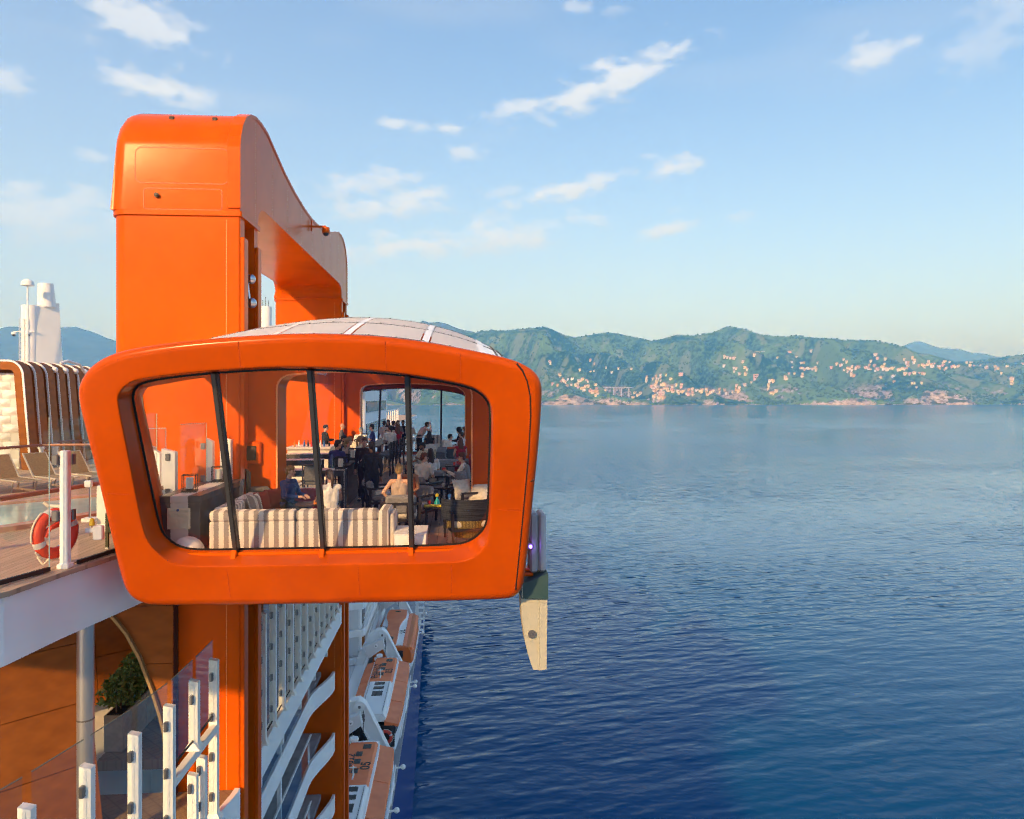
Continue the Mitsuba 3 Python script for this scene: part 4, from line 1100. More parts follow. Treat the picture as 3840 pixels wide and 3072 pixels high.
# wicker chair at the edge, slim white stand
prin('wicker_dark', proc(grain((.030, .035, .018), (.075, .075, .035), 30, 30, 30)), .7)
wc = thing('wicker_chair', 'dark green wicker armchair half hidden by the orange frame', 'chair')
cx, cy = -6.18, 14.55
for dx in (-.27, .27):
    for dy in (-.25, .25):
        part(wc, 'leg', box(cx + dx - .025, cx + dx + .025, cy + dy - .025, cy + dy + .025, DZ + .02, DZ + .64), 'wicker_dark')
        part(wc, 'leg_cap', box(cx + dx - .027, cx + dx + .027, cy + dy - .027, cy + dy + .027, DZ, DZ + .03), 'chrome')
part(wc, 'seat', box(cx - .28, cx + .28, cy - .27, cy + .27, DZ + .28, DZ + .44, .03), 'wicker_dark')
part(wc, 'armrest', box(cx - .30, cx - .23, cy - .27, cy + .27, DZ + .62, DZ + .67, .01), 'wicker_dark')
part(wc, 'armrest', box(cx + .23, cx + .30, cy - .27, cy + .27, DZ + .62, DZ + .67, .01), 'wicker_dark')
part(wc, 'backrest', box(cx - .28, cx + .28, cy + .23, cy + .28, DZ + .42, DZ + .85, .02), 'wicker_dark')
st = thing('shower_stand', 'white slim stand with chrome pipe beside the near handrail end', 'stand')
part(st, 'cabinet', box(-7.32, -7.1, 15.75, 16.0, DZ + .05, DZ + 1.0, .02), 'white_post')
part(st, 'pipe', tube([(-7.42, 15.7, DZ), (-7.42, 15.7, DZ + 1.12)], .022, 8), 'chrome')
part(st, 'tray', box(-7.55, -7.3, 15.6, 15.85, DZ + .28, DZ + .36, .01), 'white_post')
part(st, 'dispenser', box(-7.50, -7.36, 15.62, 15.72, DZ + .98, DZ + 1.12, .02), 'pale_panel')

# posts and glass seen through the lounge's left end, on the deck between frame and column
for (x, y, w, h, lb) in ((-6.25, 15.75, .16, -.95, 'white glass-rail post with slanted top, leftmost behind the lounge window'), (-5.98, 15.45, .13, -1.05, 'narrow white post just left of the wide post behind the lounge window'), (-5.72, 15.35, .26, -1.02, 'wide white post with steel clamps behind the lounge window'), (-5.30, 16.5, .13, -.88, 'slim white post with square clamp in front of the orange column'), (-4.98, 16.55, .22, -.85, 'white post beside the leaning left mullion')):
    k = thing('rail_post', lb, 'post', 'white rail posts behind the lounge window')
    part(k, 'post', hull([(x + sx * w / 2, y + sy * .08, DZ) for sx in (-1, 1) for sy in (-1, 1)] + [(x - w / 2, y + sy * .08, h) for sy in (-1, 1)] + [(x + w / 2, y + sy * .08, h - .07) for sy in (-1, 1)]), 'white_post')
    for z in (h - .16, h - .85):
        part(k, 'clamp', box(x - w / 2 - .11 if w < .2 else x - .05, x - w / 2 - .005 if w < .2 else x + .04, y - .11, y - .085, z - .08, z + .06, .01), 'clamp_grey')
gl = thing('inner_screen', 'tall clear glass sheets standing between the white posts behind the lounge window', 'glass screen')
for (xa, ya), (xb, yb), h in (((-6.7, 15.2), (-5.85, 15.5), -.62), ((-5.6, 15.6), (-5.35, 16.4), -.55)):
    part(gl, 'pane', tm([(xa, ya, DZ + .1), (xb, yb, DZ + .1), (xb, yb, h), (xa, ya, h)], [[0, 1, 2], [0, 2, 3]]), 'tint_glass', False)
    part(gl, 'pane_edge', bar((xb, yb, DZ + .1), (xb, yb, h), .010, .010), 'tint_edge')
    part(gl, 'pane_edge', bar((xa, ya, h), (xb, yb, h), .010, .010), 'tint_edge')
hr = thing('short_handrail', 'short wooden handrail ending beside the wide white post', 'railing')
part(hr, 'hand_rail', tube([(-6.5, 14.9, DZ + .98), (-5.95, 15.05, DZ + 1.02), (-5.75, 15.1, DZ + 1.02)], .045, 10), 'wood_rail')
part(hr, 'bracket', bar((-6.2, 15.05, DZ + .9), (-5.9, 15.1, DZ + .85), .06, .06), 'white_post')

# brown ribs with the white quilted wall
ribs = thing('rib_canopy', 'row of glossy brown curved ribs with white edge trim beside a quilted white wall', 'canopy')
prin('quilt_white', (.74, .74, .74), .5)


def rib_prof(o):
    """Outline of one rib in the x-z plane: a leg that leans out and bends over to a roof."""
    r = .55 - o
    pts = [(-16.40 - o, FL), (-16.62 - o, .45)]
    pts = [(-16.38 - o, FL), (-16.66 - o, 1.43 - .62)]
    for a in np.linspace(0, 90, 8):
        pts.append((-17.22 + (.56 - o) * math.cos(math.radians(a)), .81 + (.62 - o) * math.sin(math.radians(a))))
    pts.append((-24, 1.43 - o))
    return pts


for i in range(8):
    y0 = 30.0 + i * .84
    pr = shapely.Polygon(rib_prof(0) + rib_prof(.36)[::-1])
    k = part(ribs, 'rib', prism(pr, y0 + .07, y0 + .60, 'xz'), 'copper', 35)
    tr = shapely.LineString(rib_prof(.02)).buffer(.035, cap_style=2)
    part(k, 'trim', prism(tr, y0 + .03, y0 + .068, 'xz'), 'white_clean', 35)
    if i > 1:
        part(ribs, 'white_strip', box(-16.95, -16.80, y0 + .62, y0 + .80, FL, .78, .01), 'white_clean')
        part(ribs, 'lamp_bulb', ball((-16.72, y0 + .72, 1.14), .13, 1), 'white_clean')
part(ribs, 'brown_back', box(-24, -17.0, 37.2, 37.4, FL, 1.2), 'copper')
part(ribs, 'arm_pipe', tube([(-16.9, 33.2, 1.45), (-16.75, 33.5, 1.56), (-16.6, 34.2, 1.45), (-16.6, 34.6, 1.15)], .06, 8), 'white_clean')
qw = part(ribs, 'quilted_wall', box(-24, -17.1, 30.55, 30.7, FL, .95), 'white_dull')
for r in range(11):
    for c in range(6):
        x1, z0 = -17.12 - c * .62 - (.31 if r % 2 else 0), .95 - (r + 1) * .335
        part(qw, 'tile', hull([(x1, 30.54, z0 + .01), (x1 - .61, 30.54, z0 + .01), (x1, 30.54, z0 + .325), (x1 - .61, 30.54, z0 + .325), (x1 - .14, 30.40, z0 + .12), (x1 - .34, 30.42, z0 + .12), (x1 - .24, 30.42, z0 + .22)]), 'quilt_white', 50)

# funnel, dome mast, pylon
fn = thing('funnel', 'white ship funnel with round stack and caged ladder behind the brown ribs', 'funnel')
part(fn, 'casing', hull([(-41.2, 74.2, -2.8), (-40.3, 74.0, -2.8), (-38.1, 76.0, -2.8), (-42, 77, -2.8), (-39.4, 77, -2.8), (-41.2, 74.2, 8.7), (-40.5, 74.0, 8.6), (-38.8, 76.0, 9.2), (-42, 77, 8.8), (-39.8, 77, 9.2)]), 'white_clean')
part(fn, 'corner_drum', tube([(-40.75, 74.6, -2.8), (-40.75, 74.6, 8.75)], .74, 24), 'white_paint')
part(fn, 'stack', tube([(-39.75, 75.6, 8.7), (-39.85, 75.6, 11.0)], [.80, .66], 24), 'white_paint')
part(fn, 'ladder', cat([tube([(-41.3 + dx, 73.8, 3), (-41.3 + dx, 73.8, 7.4)], .03, 5) for dx in (0, .45, .8)] + [bar((-41.3, 73.8, z), (-40.5, 73.8, z), .04, .04) for z in np.arange(3.2, 7.5, .42)]), 'white_dull')
for x in (-41.85, -40.55):
    c_ = thing('funnel_camera', ('white dome camera on the outer left side of the funnel' if x < -41 else 'white dome camera beside the funnel ladder'), 'camera')
    part(c_, 'arm', bar((x, 73.9, 6.2), (x + .5, 74.1, 6.25), .12, .10), 'white_clean')
    part(c_, 'housing', lathe([(0, .2), (.2, .16), (.22, -.05), (0, -.06)], 12, (x, 73.9, 6.0)), 'white_clean')
    part(c_, 'lens_dome', ball((x, 73.9, 5.9), .14, 1), 'dark_window')
dm = thing('dome_mast', 'thin mast with white mushroom dome in front of the funnel', 'antenna')
part(dm, 'pole', tube([(-40.1, 73, -2.8), (-40.1, 73, 10.5)], .075, 8), 'white_clean')
part(dm, 'dome', lathe([(0, .62), (.28, .56), (.48, .38), (.55, .12), (.55, .0), (.15, -.08), (0, -.08)], 20, (-40.1, 73, 10.45)), 'white_clean')
pm = thing('white_pylon', 'white round pylon with aerials seen in the gap between the tower columns', 'mast')
part(pm, 'drum', tube([(-17.55, 70, -2.8), (-17.55, 70, 8.3)], .55, 20), 'white_clean')
part(pm, 'aerial', cat([tube([(-17.8 + .25 * i, 70, 8.3), (-17.8 + .25 * i, 70, 8.9 + .3 * (i % 2))], .03, 5) for i in range(3)]), 'rail_dark', kind='stuff')
# white deckhouse seen through the far end of the lounge
dh = thing('deck_house', 'white deck house with dark windows and rails beyond the far lounge window', 'deckhouse')
part(dh, 'house', box(-14, -5.6, 46, 60, FL, 1.6, .1), 'white_paint')
for z in (-2.0, -.6, .8):
    part(dh, 'window_band', box(-5.6, -5.56, 46.5, 59, z - .35, z + .35), 'dark_window')
    part(dh, 'front_window', box(-9.5, -6.0, 45.95, 45.99, z - .4, z + .3), 'dark_window')
part(dh, 'awning', hull([(-8, 44.5, .6), (-5.2, 44.5, .5), (-8, 46, .9), (-5.2, 46, .8), (-8, 44.5, .7), (-5.2, 44.5, .6)]), 'cream')
fr = thing('forward_rail', 'long glass rail on the deck edge beyond the far lounge window', 'railing')
for i in range(18):
    y = 44.5 + i * 2.2
    part(fr, 'post', box(-6.5, -6.4, y, y + .1, FL, FL + 1.5), 'white_post')
part(fr, 'hand_rail', tube([(-6.45, 44, FL + 1.5), (-6.45, 83, FL + 1.5)], .05, 6), 'white_post')
# ------------------------------------------------ inside the lounge: counter, sofa, tables, chairs, lanterns
prin('charcoal', proc(grain((.040, .043, .055), (.065, .068, .082), 4, 4, 4)), .35)
prin('stone_white', (.66, .62, .56), .4)
prin('dark_wood', proc(lambda p, n, uv: mix((.030, .018, .014), (.065, .040, .030), fbm(p.x * 3, p.y * 3, p.z * 16, 3))), .35)
prin('chair_frame', (.022, .019, .018), .38)
prin('cushion_grey', proc(grain((.20, .20, .215), (.26, .26, .275), 25, 25, 25)), .9)
prin('cushion_dark', proc(grain((.085, .09, .10), (.12, .125, .14), 25, 25, 25)), .9)
prin('cushion_light', proc(grain((.50, .47, .42), (.60, .57, .52), 22, 22, 22)), .9)
prin('cushion_red', (.30, .03, .03), .85)
prin('rope_navy', proc(lambda p, n, uv: mix((.014, .018, .026), (.035, .042, .055), smoothstep(.3, .7, noise(p.x * 4, p.y * 4, p.z * 60)))), .7)
prin('rope_gold', proc(lambda p, n, uv: mix((.10, .07, .02), (.50, .38, .10), smoothstep(.25, .55, dr.abs(p.x / .028 - dr.floor(p.x / .028) - .5)))), .7)
prin('candle_white', (.80, .78, .70), .5)
prin('lantern_black', (.02, .016, .014), .45)


def stripes(ax):
    def fn(p, n, uv):
        a = p.x if ax == 'x' else p.y
        f = a / .176 - dr.floor(a / .176)
        edge = smoothstep(.24, .26, f) * smoothstep(.76, .74, f)
        return mix((.70, .66, .60), mix((.24, .215, .21), (.30, .27, .26), noise(p.x * 40, p.y * 40, p.z * 40)), edge)
    return proc(fn)


prin('stripe_x', stripes('x'), .9)
prin('stripe_y', stripes('y'), .9)


def soft(x0, x1, y0, y1, z0, z1, b=.05, puff=0.0, seed=0):
    """An upholstered block: rounded edges, slightly puffed faces."""
    p = []
    for x, sx in ((x0, 1), (x1, -1)):
        for y, sy in ((y0, 1), (y1, -1)):
            for z, sz in ((z0, 1), (z1, -1)):
                for th in (.15, .5, .85):
                    a = th * math.pi / 2
                    p += [(x + sx * b * (1 - math.cos(a)), y + sy * b * (1 - math.sin(a)), z + sz * b), (x + sx * b * (1 - math.cos(a)), y + sy * b, z + sz * b * (1 - math.sin(a))), (x + sx * b, y + sy * b * (1 - math.cos(a)), z + sz * b * (1 - math.sin(a)))]
    return hull(p)


def cushion(w, h, t):
    u = np.linspace(-1, 1, 9)
    X, Y = np.meshgrid(u, u, indexing='ij')
    e = (1 - np.abs(X) ** 3) * (1 - np.abs(Y) ** 3)
    pinch = 1 - .10 * (1 - np.abs(X)) * np.abs(Y) ** 2 - .10 * (1 - np.abs(Y)) * np.abs(X) ** 2
    V = []
    for s in (1, -1):
        V.append(np.stack([X * w / 2 * pinch, s * t / 2 * e ** .6, Y * h / 2 * pinch], -1).reshape(-1, 3))
    i = np.arange(64); a = (i // 8) * 9 + i % 8
    f1 = np.vstack([np.stack([a, a + 9, a + 10], 1), np.stack([a, a + 10, a + 1], 1)])
    return cat(tm(V[0], f1[:, ::-1]), tm(V[1], f1))


def tilted(m, loc, rz=0, rx=0):
    c, s = math.cos(rx), math.sin(rx)
    v = np.array(m.vertices)
    v = np.stack([v[:, 0], v[:, 1] * c - v[:, 2] * s, v[:, 1] * s + v[:, 2] * c], 1)
    return moved(tm(v, m.faces), loc, rz)


# counter with a white band and a louvred grille on its end
ct = thing('service_counter', 'charcoal counter with a white band and cream louvred grille on its end', 'counter')
for (x0, x1, m_) in ((-5.42, -5.215, 'charcoal'), (-5.213, -4.90, 'stone_white'), (-4.898, -4.69, 'charcoal')):
    part(ct, 'body', box(x0, x1, 14.02, 16.8, FL, -1.93, .004), m_)
    part(ct, 'top', box(x0 - (.012 if x0 < -5.4 else 0), x1 + (.012 if x1 > -4.7 else 0), 14.0, 16.82, -1.925, -1.80, .006), m_)
gr_ = part(ct, 'grille', cat(box(-5.26, -4.855, 13.985, 14.018, -2.40, -2.02, .006)), 'cream')
for i in range(16):
    part(gr_, 'slat', box(-5.24, -4.875, 13.958, 13.988, -2.385 + i * .0222, -2.370 + i * .0222), 'cream')
part(gr_, 'latch', box(-5.08, -5.04, 13.945, 13.975, -2.07, -2.03, .005), prin('latch_blue', (.03, .08, .35), .4))


def lantern(x, y, z, label, s=1.0, rz=.2):
    k = thing('lantern', label, 'lantern', 'candle lanterns')
    w, h = .12 * s, .32 * s
    tw = place(x, y, z, rz)
    part(k, 'base', box(-w * 1.15, w * 1.15, -w * 1.15, w * 1.15, 0, .03 * s, .005), 'lantern_black', tw=tw)
    rods = [bar((sx * w, sy * w, .03 * s), (sx * w, sy * w, h), .014, .014) for sx in (-1, 1) for sy in (-1, 1)]
    for sx in (-1, 1):
        rods += [bar((sx * w, -w, h), (sx * w, w, h), .014, .014), bar((-w, sx * w, h), (w, sx * w, h), .014, .014)]
    part(k, 'frame', cat(rods), 'lantern_black', tw=tw)
    part(k, 'candle', tube([(0, 0, .05 * s), (0, 0, .27 * s)], .068 * s, 14), 'candle_white', tw=tw)
    part(k, 'holder', tube([(0, 0, .03 * s), (0, 0, .06 * s)], .075 * s, 14), 'lantern_black', tw=tw)
    return k


lantern(-5.09, 14.65, -1.80, 'black framed candle lantern at the near end of the charcoal counter')
lantern(-5.08, 16.32, -1.80, 'black framed candle lantern farther along the counter, by the left mullion')
# white dome lamps at the glass foot
for x, y, r, lb in ((-4.82, 13.78, .29, 'white dome shaped floor lamp before the counter, at the foot of the window'), (.56, 14.0, .17, 'white dome lamp in the lower right corner of the window')):
    k = thing('dome_lamp', lb, 'floor lamp', 'white dome lamps')
    a = np.linspace(0, math.pi / 2, 10)
    part(k, 'dome', lathe([(r * math.cos(t), r * 1.05 * math.sin(t)) for t in a], 28, (x, y, FL)), 'white_clean', 60)
    part(k, 'ring', lathe([(r * 1.04, 0), (r * 1.04, .02), (r * .98, .025)], 28, (x, y, FL)), 'clamp_grey')

# striped corner sofa with its back to the window
so = thing('striped_sofa', 'grey and cream striped corner sofa with its back to the front window', 'sofa')
for x0, x1 in ((-4.44, -2.92), (-2.91, -1.44)):
    part(so, 'back', soft(x0, x1, 13.74, 13.98, FL + .06, -2.235, .035), 'stripe_x', 40)
    part(so, 'bolster', soft(x0, x1, 13.72, 14.02, -2.24, -2.045, .06), 'stripe_x', 40)
    part(so, 'seat', soft(x0, x1, 13.98, 14.62, FL + .08, FL + .42, .05), 'stripe_x', 40)
part(so, 'arm', soft(-1.435, -1.245, 13.72, 14.62, FL + .06, -2.06, .05), 'stripe_x', 40)
part(so, 'arm_back', soft(-1.243, -1.15, 13.80, 14.55, FL + .06, -2.14, .04), 'cushion_light', 40)
for y0, y1 in ((14.03, 15.15), (15.16, 16.3)):
    part(so, 'back', soft(-4.44, -4.2, y0, y1, FL + .06, -2.235, .035), 'stripe_y', 40)
    part(so, 'bolster', soft(-4.46, -4.16, y0, y1, -2.24, -2.02, .06), 'stripe_y', 40)
    part(so, 'seat', soft(-4.2, -3.55, max(y0, 14.63), y1, FL + .08, FL + .42, .05), 'stripe_y', 40)
for x, y, rz, m_, lb in ((-4.02, 15.2, 1.3, 'stripe_y', 'striped scatter cushion leaning on the left arm of the striped sofa'), (-3.98, 15.62, 1.15, 'cushion_red', 'dark red scatter cushion beside the striped cushion'), (-3.85, 16.05, 1.0, 'cushion_red', 'red scatter cushion behind the man in navy')):
    whole('scatter_cushion', tilted(cushion(.46, .44, .16), (x, y, FL + .66), rz, -.25), m_, lb, 'cushion', 'scatter cushions', smooth=60)
ch_ = thing('tub_chair', 'red upholstered tub chair behind the man in the navy shirt', 'armchair')
a = np.linspace(-.2, math.pi + .2, 16)
part(ch_, 'back', cat(prism(shapely.LineString([(-3.3 + .36 * math.cos(t), 16.35 + .34 * math.sin(t)) for t in a]).buffer(.05), FL + .25, FL + .80, 'xy')), 'cushion_red', 40)
part(ch_, 'seat', soft(-3.62, -2.98, 16.05, 16.6, FL + .22, FL + .42, .06), 'cushion_red', 40)
part(ch_, 'trim', tube([(-3.3 + .41 * math.cos(t), 16.35 + .39 * math.sin(t), FL + .80) for t in a], .016, 6), 'candle_white')
for dx, dy in ((-.25, -.2), (.25, -.2), (-.25, .2), (.25, .2)):
    part(ch_, 'leg', tube([(-3.3 + dx, 16.33 + dy, FL + .22), (-3.3 + dx * 1.1, 16.33 + dy * 1.1, FL)], .018, 6), 'chair_frame')
wt = thing('side_table', 'low white block side table standing at the right end of the striped sofa', 'side table')
part(wt, 'block', box(-1.13, -.56, 13.5, 14.42, FL, -2.475, .01), 'white_clean')
part(wt, 'top', box(-1.14, -.55, 13.49, 14.43, -2.473, -2.455, .006), 'white_clean')
tb = thing('sofa_table', 'small dark round table between the couple on the striped sofa', 'table')
part(tb, 'top', tube([(-3.0, 15.55, FL + .60), (-3.0, 15.55, FL + .63)], .30, 24), 'dark_wood')
part(tb, 'stem', tube([(-3.0, 15.55, FL + .02), (-3.0, 15.55, FL + .60)], .035, 8), 'steel_dark')
part(tb, 'foot', tube([(-3.0, 15.55, FL), (-3.0, 15.55, FL + .02)], .2, 20), 'steel_dark')

scene['drink_glass'] = {'type': 'thindielectric', 'int_ior': 1.4}
for nm, c in (('drink_red', (.55, .03, .02)), ('drink_amber', (.60, .22, .03)), ('drink_teal', (.02, .42, .40)), ('drink_blue', (.03, .12, .38)), ('cloth_yellow', (.62, .48, .03)), ('cup_white', (.75, .74, .70))):
    prin(nm, c, .3)


def glass(x, y, z, mat, label, s=1.0):
    k = thing('drink', label, 'drink', 'drinks on the tables')
    part(k, 'tumbler', tube([(x, y, z), (x, y, z + .13 * s)], .042 * s, 12, False), 'drink_glass')
    part(k, 'liquid', tube([(x, y, z + .008), (x, y, z + .09 * s)], .038 * s, 12), mat)


glass(-2.86, 15.36, FL + .63, 'drink_amber', 'amber drink in a tumbler between the man in navy and the woman in white')
# bar tables: a dark slab with a pale edge
prin('edge_pale', (.60, .58, .58), .35)


def slab_table(x0, x1, y0, y1, h, label, leg=.08, side='both'):
    k = thing('bar_table', label, 'bar table', 'dark bar tables')
    part(k, 'top', box(x0, x1, y0, y1, FL + h - .16, FL + h - .012, .004), 'charcoal')
    part(k, 'top_edge', box(x0 - .01, x1 + .01, y0 - .01, y1 + .01, FL + h - .011, FL + h, .003), 'edge_pale')
    for a, b in ((x0, x0 + leg), (x1 - leg, x1)):
        part(k, 'leg', box(a, b, y0 + .02, y1 - .02, FL, FL + h - .165, .004), 'charcoal')
    part(k, 'edge_strip', box(x1 + .001, x1 + .012, y0 - .005, y0 + .03, FL, FL + h - .02), 'edge_pale')
    return k


slab_table(-4.72, -2.80, 18.72, 19.25, 1.0, 'long charcoal bar table with pale edge behind the striped sofa')
slab_table(-5.0, -3.85, 21.5, 22.0, 1.02, 'dark bar table nearest to the barman')
slab_table(-5.3, -3.9, 23.4, 23.9, 1.05, 'dark bar table in front of the pale bar')
hb = thing('high_table', 'dark reddish pedestal table where the waitress in black stands', 'table')
part(hb, 'top', box(-3.12, -2.78, 19.5, 21.6, FL + 1.0, FL + 1.05, .01), 'dark_wood')
part(hb, 'panel', box(-3.08, -2.82, 19.55, 21.5, FL, FL + .995, .01), 'dark_wood')
hb2 = thing('high_table', 'far dark high table lined with bar chairs under the arch', 'table')
part(hb2, 'top', box(-3.3, -2.8, 27.0, 34.5, FL + 1.0, FL + 1.05, .01), 'dark_wood')
for y in (27.4, 29.8, 32.2, 34.2):
    part(hb2, 'leg', box(-3.1, -3.0, y - .05, y + .05, FL, FL + 1.0), 'chair_frame')
br = thing('bar', 'pale stone bar counter with bottles under the arch on the deck side', 'bar')
part(br, 'front', box(-5.7, -4.3, 25.6, 26.9, FL, FL + 1.04, .01), 'stone_white')
part(br, 'top', box(-5.75, -4.25, 25.5, 27.0, FL + 1.045, FL + 1.12, .01), 'edge_pale')
part(br, 'front', box(-4.6, -3.6, 28.6, 29.4, FL, FL + 1.10, .01), 'cream')
rng = np.random.default_rng(3)
for i in range(9):
    x = -5.5 + i * .14
    k = thing('bottle', 'small bottle in the row standing on the pale bar', 'bottle', 'bottles on the bar')
    part(k, 'body', lathe([(0, 0), (.03, 0), (.03, .12), (.012, .17), (.012, .22), (0, .22)], 8, (x, 25.75 + rng.uniform(0, .3), FL + 1.12)), ['drink_amber', 'cup_white', 'drink_blue', 'black', 'drink_red'][i % 5])
lantern(-2.92, 19.0, FL + 1.0, 'black framed candle lantern on the corner of the long charcoal bar table', .95, .1)
lantern(-2.93, 21.3, FL + 1.05, 'candle lantern on the reddish pedestal table by the waitress', .95, .1)
lantern(-3.55, 28.9, FL + 1.10, 'candle lantern on the cream ledge behind the grey-haired man', .95, .1)
lantern(-3.0, 32.6, FL + 1.05, 'nearer of the two candle lanterns on the far high table', .95, .1)
lantern(-2.87, 34.0, FL + 1.05, 'farther of the two candle lanterns on the far high table', .95, .1)


def bar_chair(x, y, rz, label, mats=('chair_frame', 'cushion_dark')):
    """Faces +y before it is turned."""
    k = thing('bar_chair', label, 'bar chair', 'bar chairs')
    tw = place(x, y, FL, rz)
    for n_, d, m_ in PB:
        part(k, n_, d, mats[m_], tw=tw)
    return k


PB = [('seat', shape(soft(-.21, .21, -.2, .22, .70, .79, .04), None), 1), ('backrest', shape(soft(-.20, .20, -.25, -.19, .80, 1.16, .03), None), 1),
      ('back_frame', shape(cat(bar((-.22, -.23, .45), (-.22, -.26, 1.18), .03, .04), bar((.22, -.23, .45), (.22, -.26, 1.18), .03, .04), bar((-.22, -.26, 1.18), (.22, -.26, 1.18), .04, .03)), None), 0)]
PB += [('leg', shape(tube([(sx * .19, sy * .19, .70), (sx * .22, sy * .23, 0)], .017, 6), None), 0) for sx in (-1, 1) for sy in (-1, 1)]
PB += [('foot_ring', shape(cat(bar((-.21, .21, .26), (.21, .21, .26), .02, .02), bar((-.21, -.21, .3), (.21, -.21, .3), .02, .02)), None), 0)]
for x, y, rz, lb in ((-4.42, 17.05, -1.2, 'grey bar stool standing at the far end of the charcoal counter'), (-4.45, 18.35, 0, 'bar chair tucked under the left end of the long charcoal table'), (-3.45, 18.35, 0, 'bar chair tucked under the long charcoal table behind the sofa couple'),
                     (-2.62, 26.9, 1.57, 'nearest bar chair at the far high table'), (-2.58, 27.7, 1.57, 'second bar chair at the far high table'), (-2.52, 28.5, 1.57, 'third bar chair at the far high table'), (-2.45, 29.4, 1.57, 'fourth bar chair at the far high table'), (-2.40, 30.8, 1.57, 'fifth bar chair at the far high table, under the person in white'), (-2.38, 33.0, 1.57, 'farthest bar chair at the far high table'),
                     (-3.25, 20.45, .6, 'bar chair under the man in the blue violet jacket'), (-3.55, 23.2, 0, 'bar chair under the bearded man in black'), (-3.1, 21.75, 0, 'bar chair under the fair-haired woman with a ponytail'), (-3.7, 29.2, 0, 'bar chair under the grey-haired man in white')):
    bar_chair(x, y, rz, lb)


def lounge_chair(x, y, rz, label, seat='cushion_light', back='cushion_grey', rope=None):
    """Low open armchair with a dark frame; faces +y before it is turned."""
    k = thing('lounge_chair', label, 'armchair', 'lounge chairs with dark frames')
    tw = place(x, y, FL, rz)
    for n_, d, m_ in PL:
        if rope and n_ in ('back_frame', 'back_cushion'):
            continue
        part(k, n_, d, {0: 'chair_frame', 1: seat, 2: back}[m_], tw=tw)
    if rope:
        part(k, 'rope_back', P_rope_top, 'rope_navy', tw=tw)
        part(k, 'rope_basket', P_rope_low, 'rope_gold', tw=tw)
    return k


PL = [('seat_cushion', shape(soft(-.33, .33, -.34, .34, .27, .43, .07), None), 1), ('back_cushion', shape(tilted(soft(-.32, .32, -.08, .08, -.2, .2, .07), (0, -.34, .58), 0, .2), None), 2)]
for sx in (-1, 1):
    PL.append(('arm', shape(cat(bar((sx * .40, -.42, .60), (sx * .38, .40, .60), .06, .045, .01)), None), 0))
    for y in (-.40, .38):
        PL.append(('leg', shape(hull([(sx * .39 + a * .03, y + b * .03, .58) for a in (-1, 1) for b in (-1, 1)] + [(sx * .37 + a * .02, y * .96 + b * .02, 0) for a in (-1, 1) for b in (-1, 1)]), None), 0))
PL.append(('seat_frame', shape(cat(bar((-.38, -.38, .25), (.38, -.38, .25), .05, .05), bar((-.38, .36, .25), (.38, .36, .25), .05, .05), bar((-.38, -.38, .25), (-.38, .36, .25), .05, .05), bar((.38, -.38, .25), (.38, .36, .25), .05, .05)), None), 0))
PL.append(('back_frame', shape(cat(bar((-.40, -.42, .60), (.40, -.42, .60), .05, .05), bar((-.13, -.41, .25), (-.13, -.42, .60), .035, .035), bar((.13, -.41, .25), (.13, -.42, .60), .035, .035)), None), 0))
a = np.linspace(math.pi * 1.02, math.pi * 1.98, 22)


def bowl(r0, r1, z0, z1, k0=1.0):
    return quadmesh([np.stack([r0 * np.cos(a), r0 * np.sin(a) * .9 + .05, np.full(22, z0)], 1), np.stack([r1 * np.cos(a), r1 * np.sin(a) * .95 + .03, np.full(22, (z0 + z1) / 2)], 1), np.stack([r1 * k0 * np.cos(a), r1 * k0 * np.sin(a) + .02, np.full(22, z1)], 1)])


P_rope_top = shape(bowl(.50, .53, .42, .84), None, True)
P_rope_low = shape(bowl(.24, .42, .05, .43), None, True)
lounge_chair(-1.18, 15.95, .05, 'dark framed armchair with cream seat under the woman with the fair bun')
lounge_chair(.20, 14.75, .22, 'armchair with navy and gold rope back in the lower right of the window', rope=True)
lounge_chair(.2, 19.15, 1.3, 'grey cushioned armchair under the young man in the waistcoat', 'cushion_grey')
lounge_chair(-.92, 19.45, -.5, 'dark framed armchair under the man in the white tee', 'cushion_grey')
lounge_chair(-1.0, 16.95, 2.6, 'armchair under the woman in the orange dress', 'cushion_light')
lounge_chair(.35, 17.55, 1.9, 'empty armchair with two cream cushions against the orange pillar', 'cushion_grey')
lounge_chair(-1.85, 18.6, -1.2, 'empty grey armchair with a folded towel beside the walkway', 'cushion_grey')
lounge_chair(-.75, 21.1, .2, 'dark framed armchair under the woman with long dark hair', 'cushion_grey')
lounge_chair(-1.1, 23.7, 2.2, 'armchair under the bearded man in the patterned shirt', 'cushion_dark')
for x, y, z, rz, rx, m_, lb in ((.12, 17.35, .68, .5, -.35, 'cushion_light', 'cream square cushion propped up in the armchair by the pillar'), (.50, 17.25, .60, -.5, -.5, 'cushion_light', 'cream cushion lying behind the propped one'), (.10, 18.9, .72, .9, -.2, 'cushion_grey', 'grey square cushion behind the young man with the red phone'), (-1.85, 18.45, .52, .3, -.9, 'cup_white', 'folded white towel on the empty grey armchair')):
    whole('scatter_cushion' if 'cushion' in lb else 'towel', tilted(cushion(.48, .46, .17) if 'cushion' in lb else cushion(.42, .3, .1), (x, y, FL + z), rz, rx), m_, lb, 'cushion' if 'cushion' in lb else 'towel', 'scatter cushions' if 'cushion' in lb else None, smooth=60)


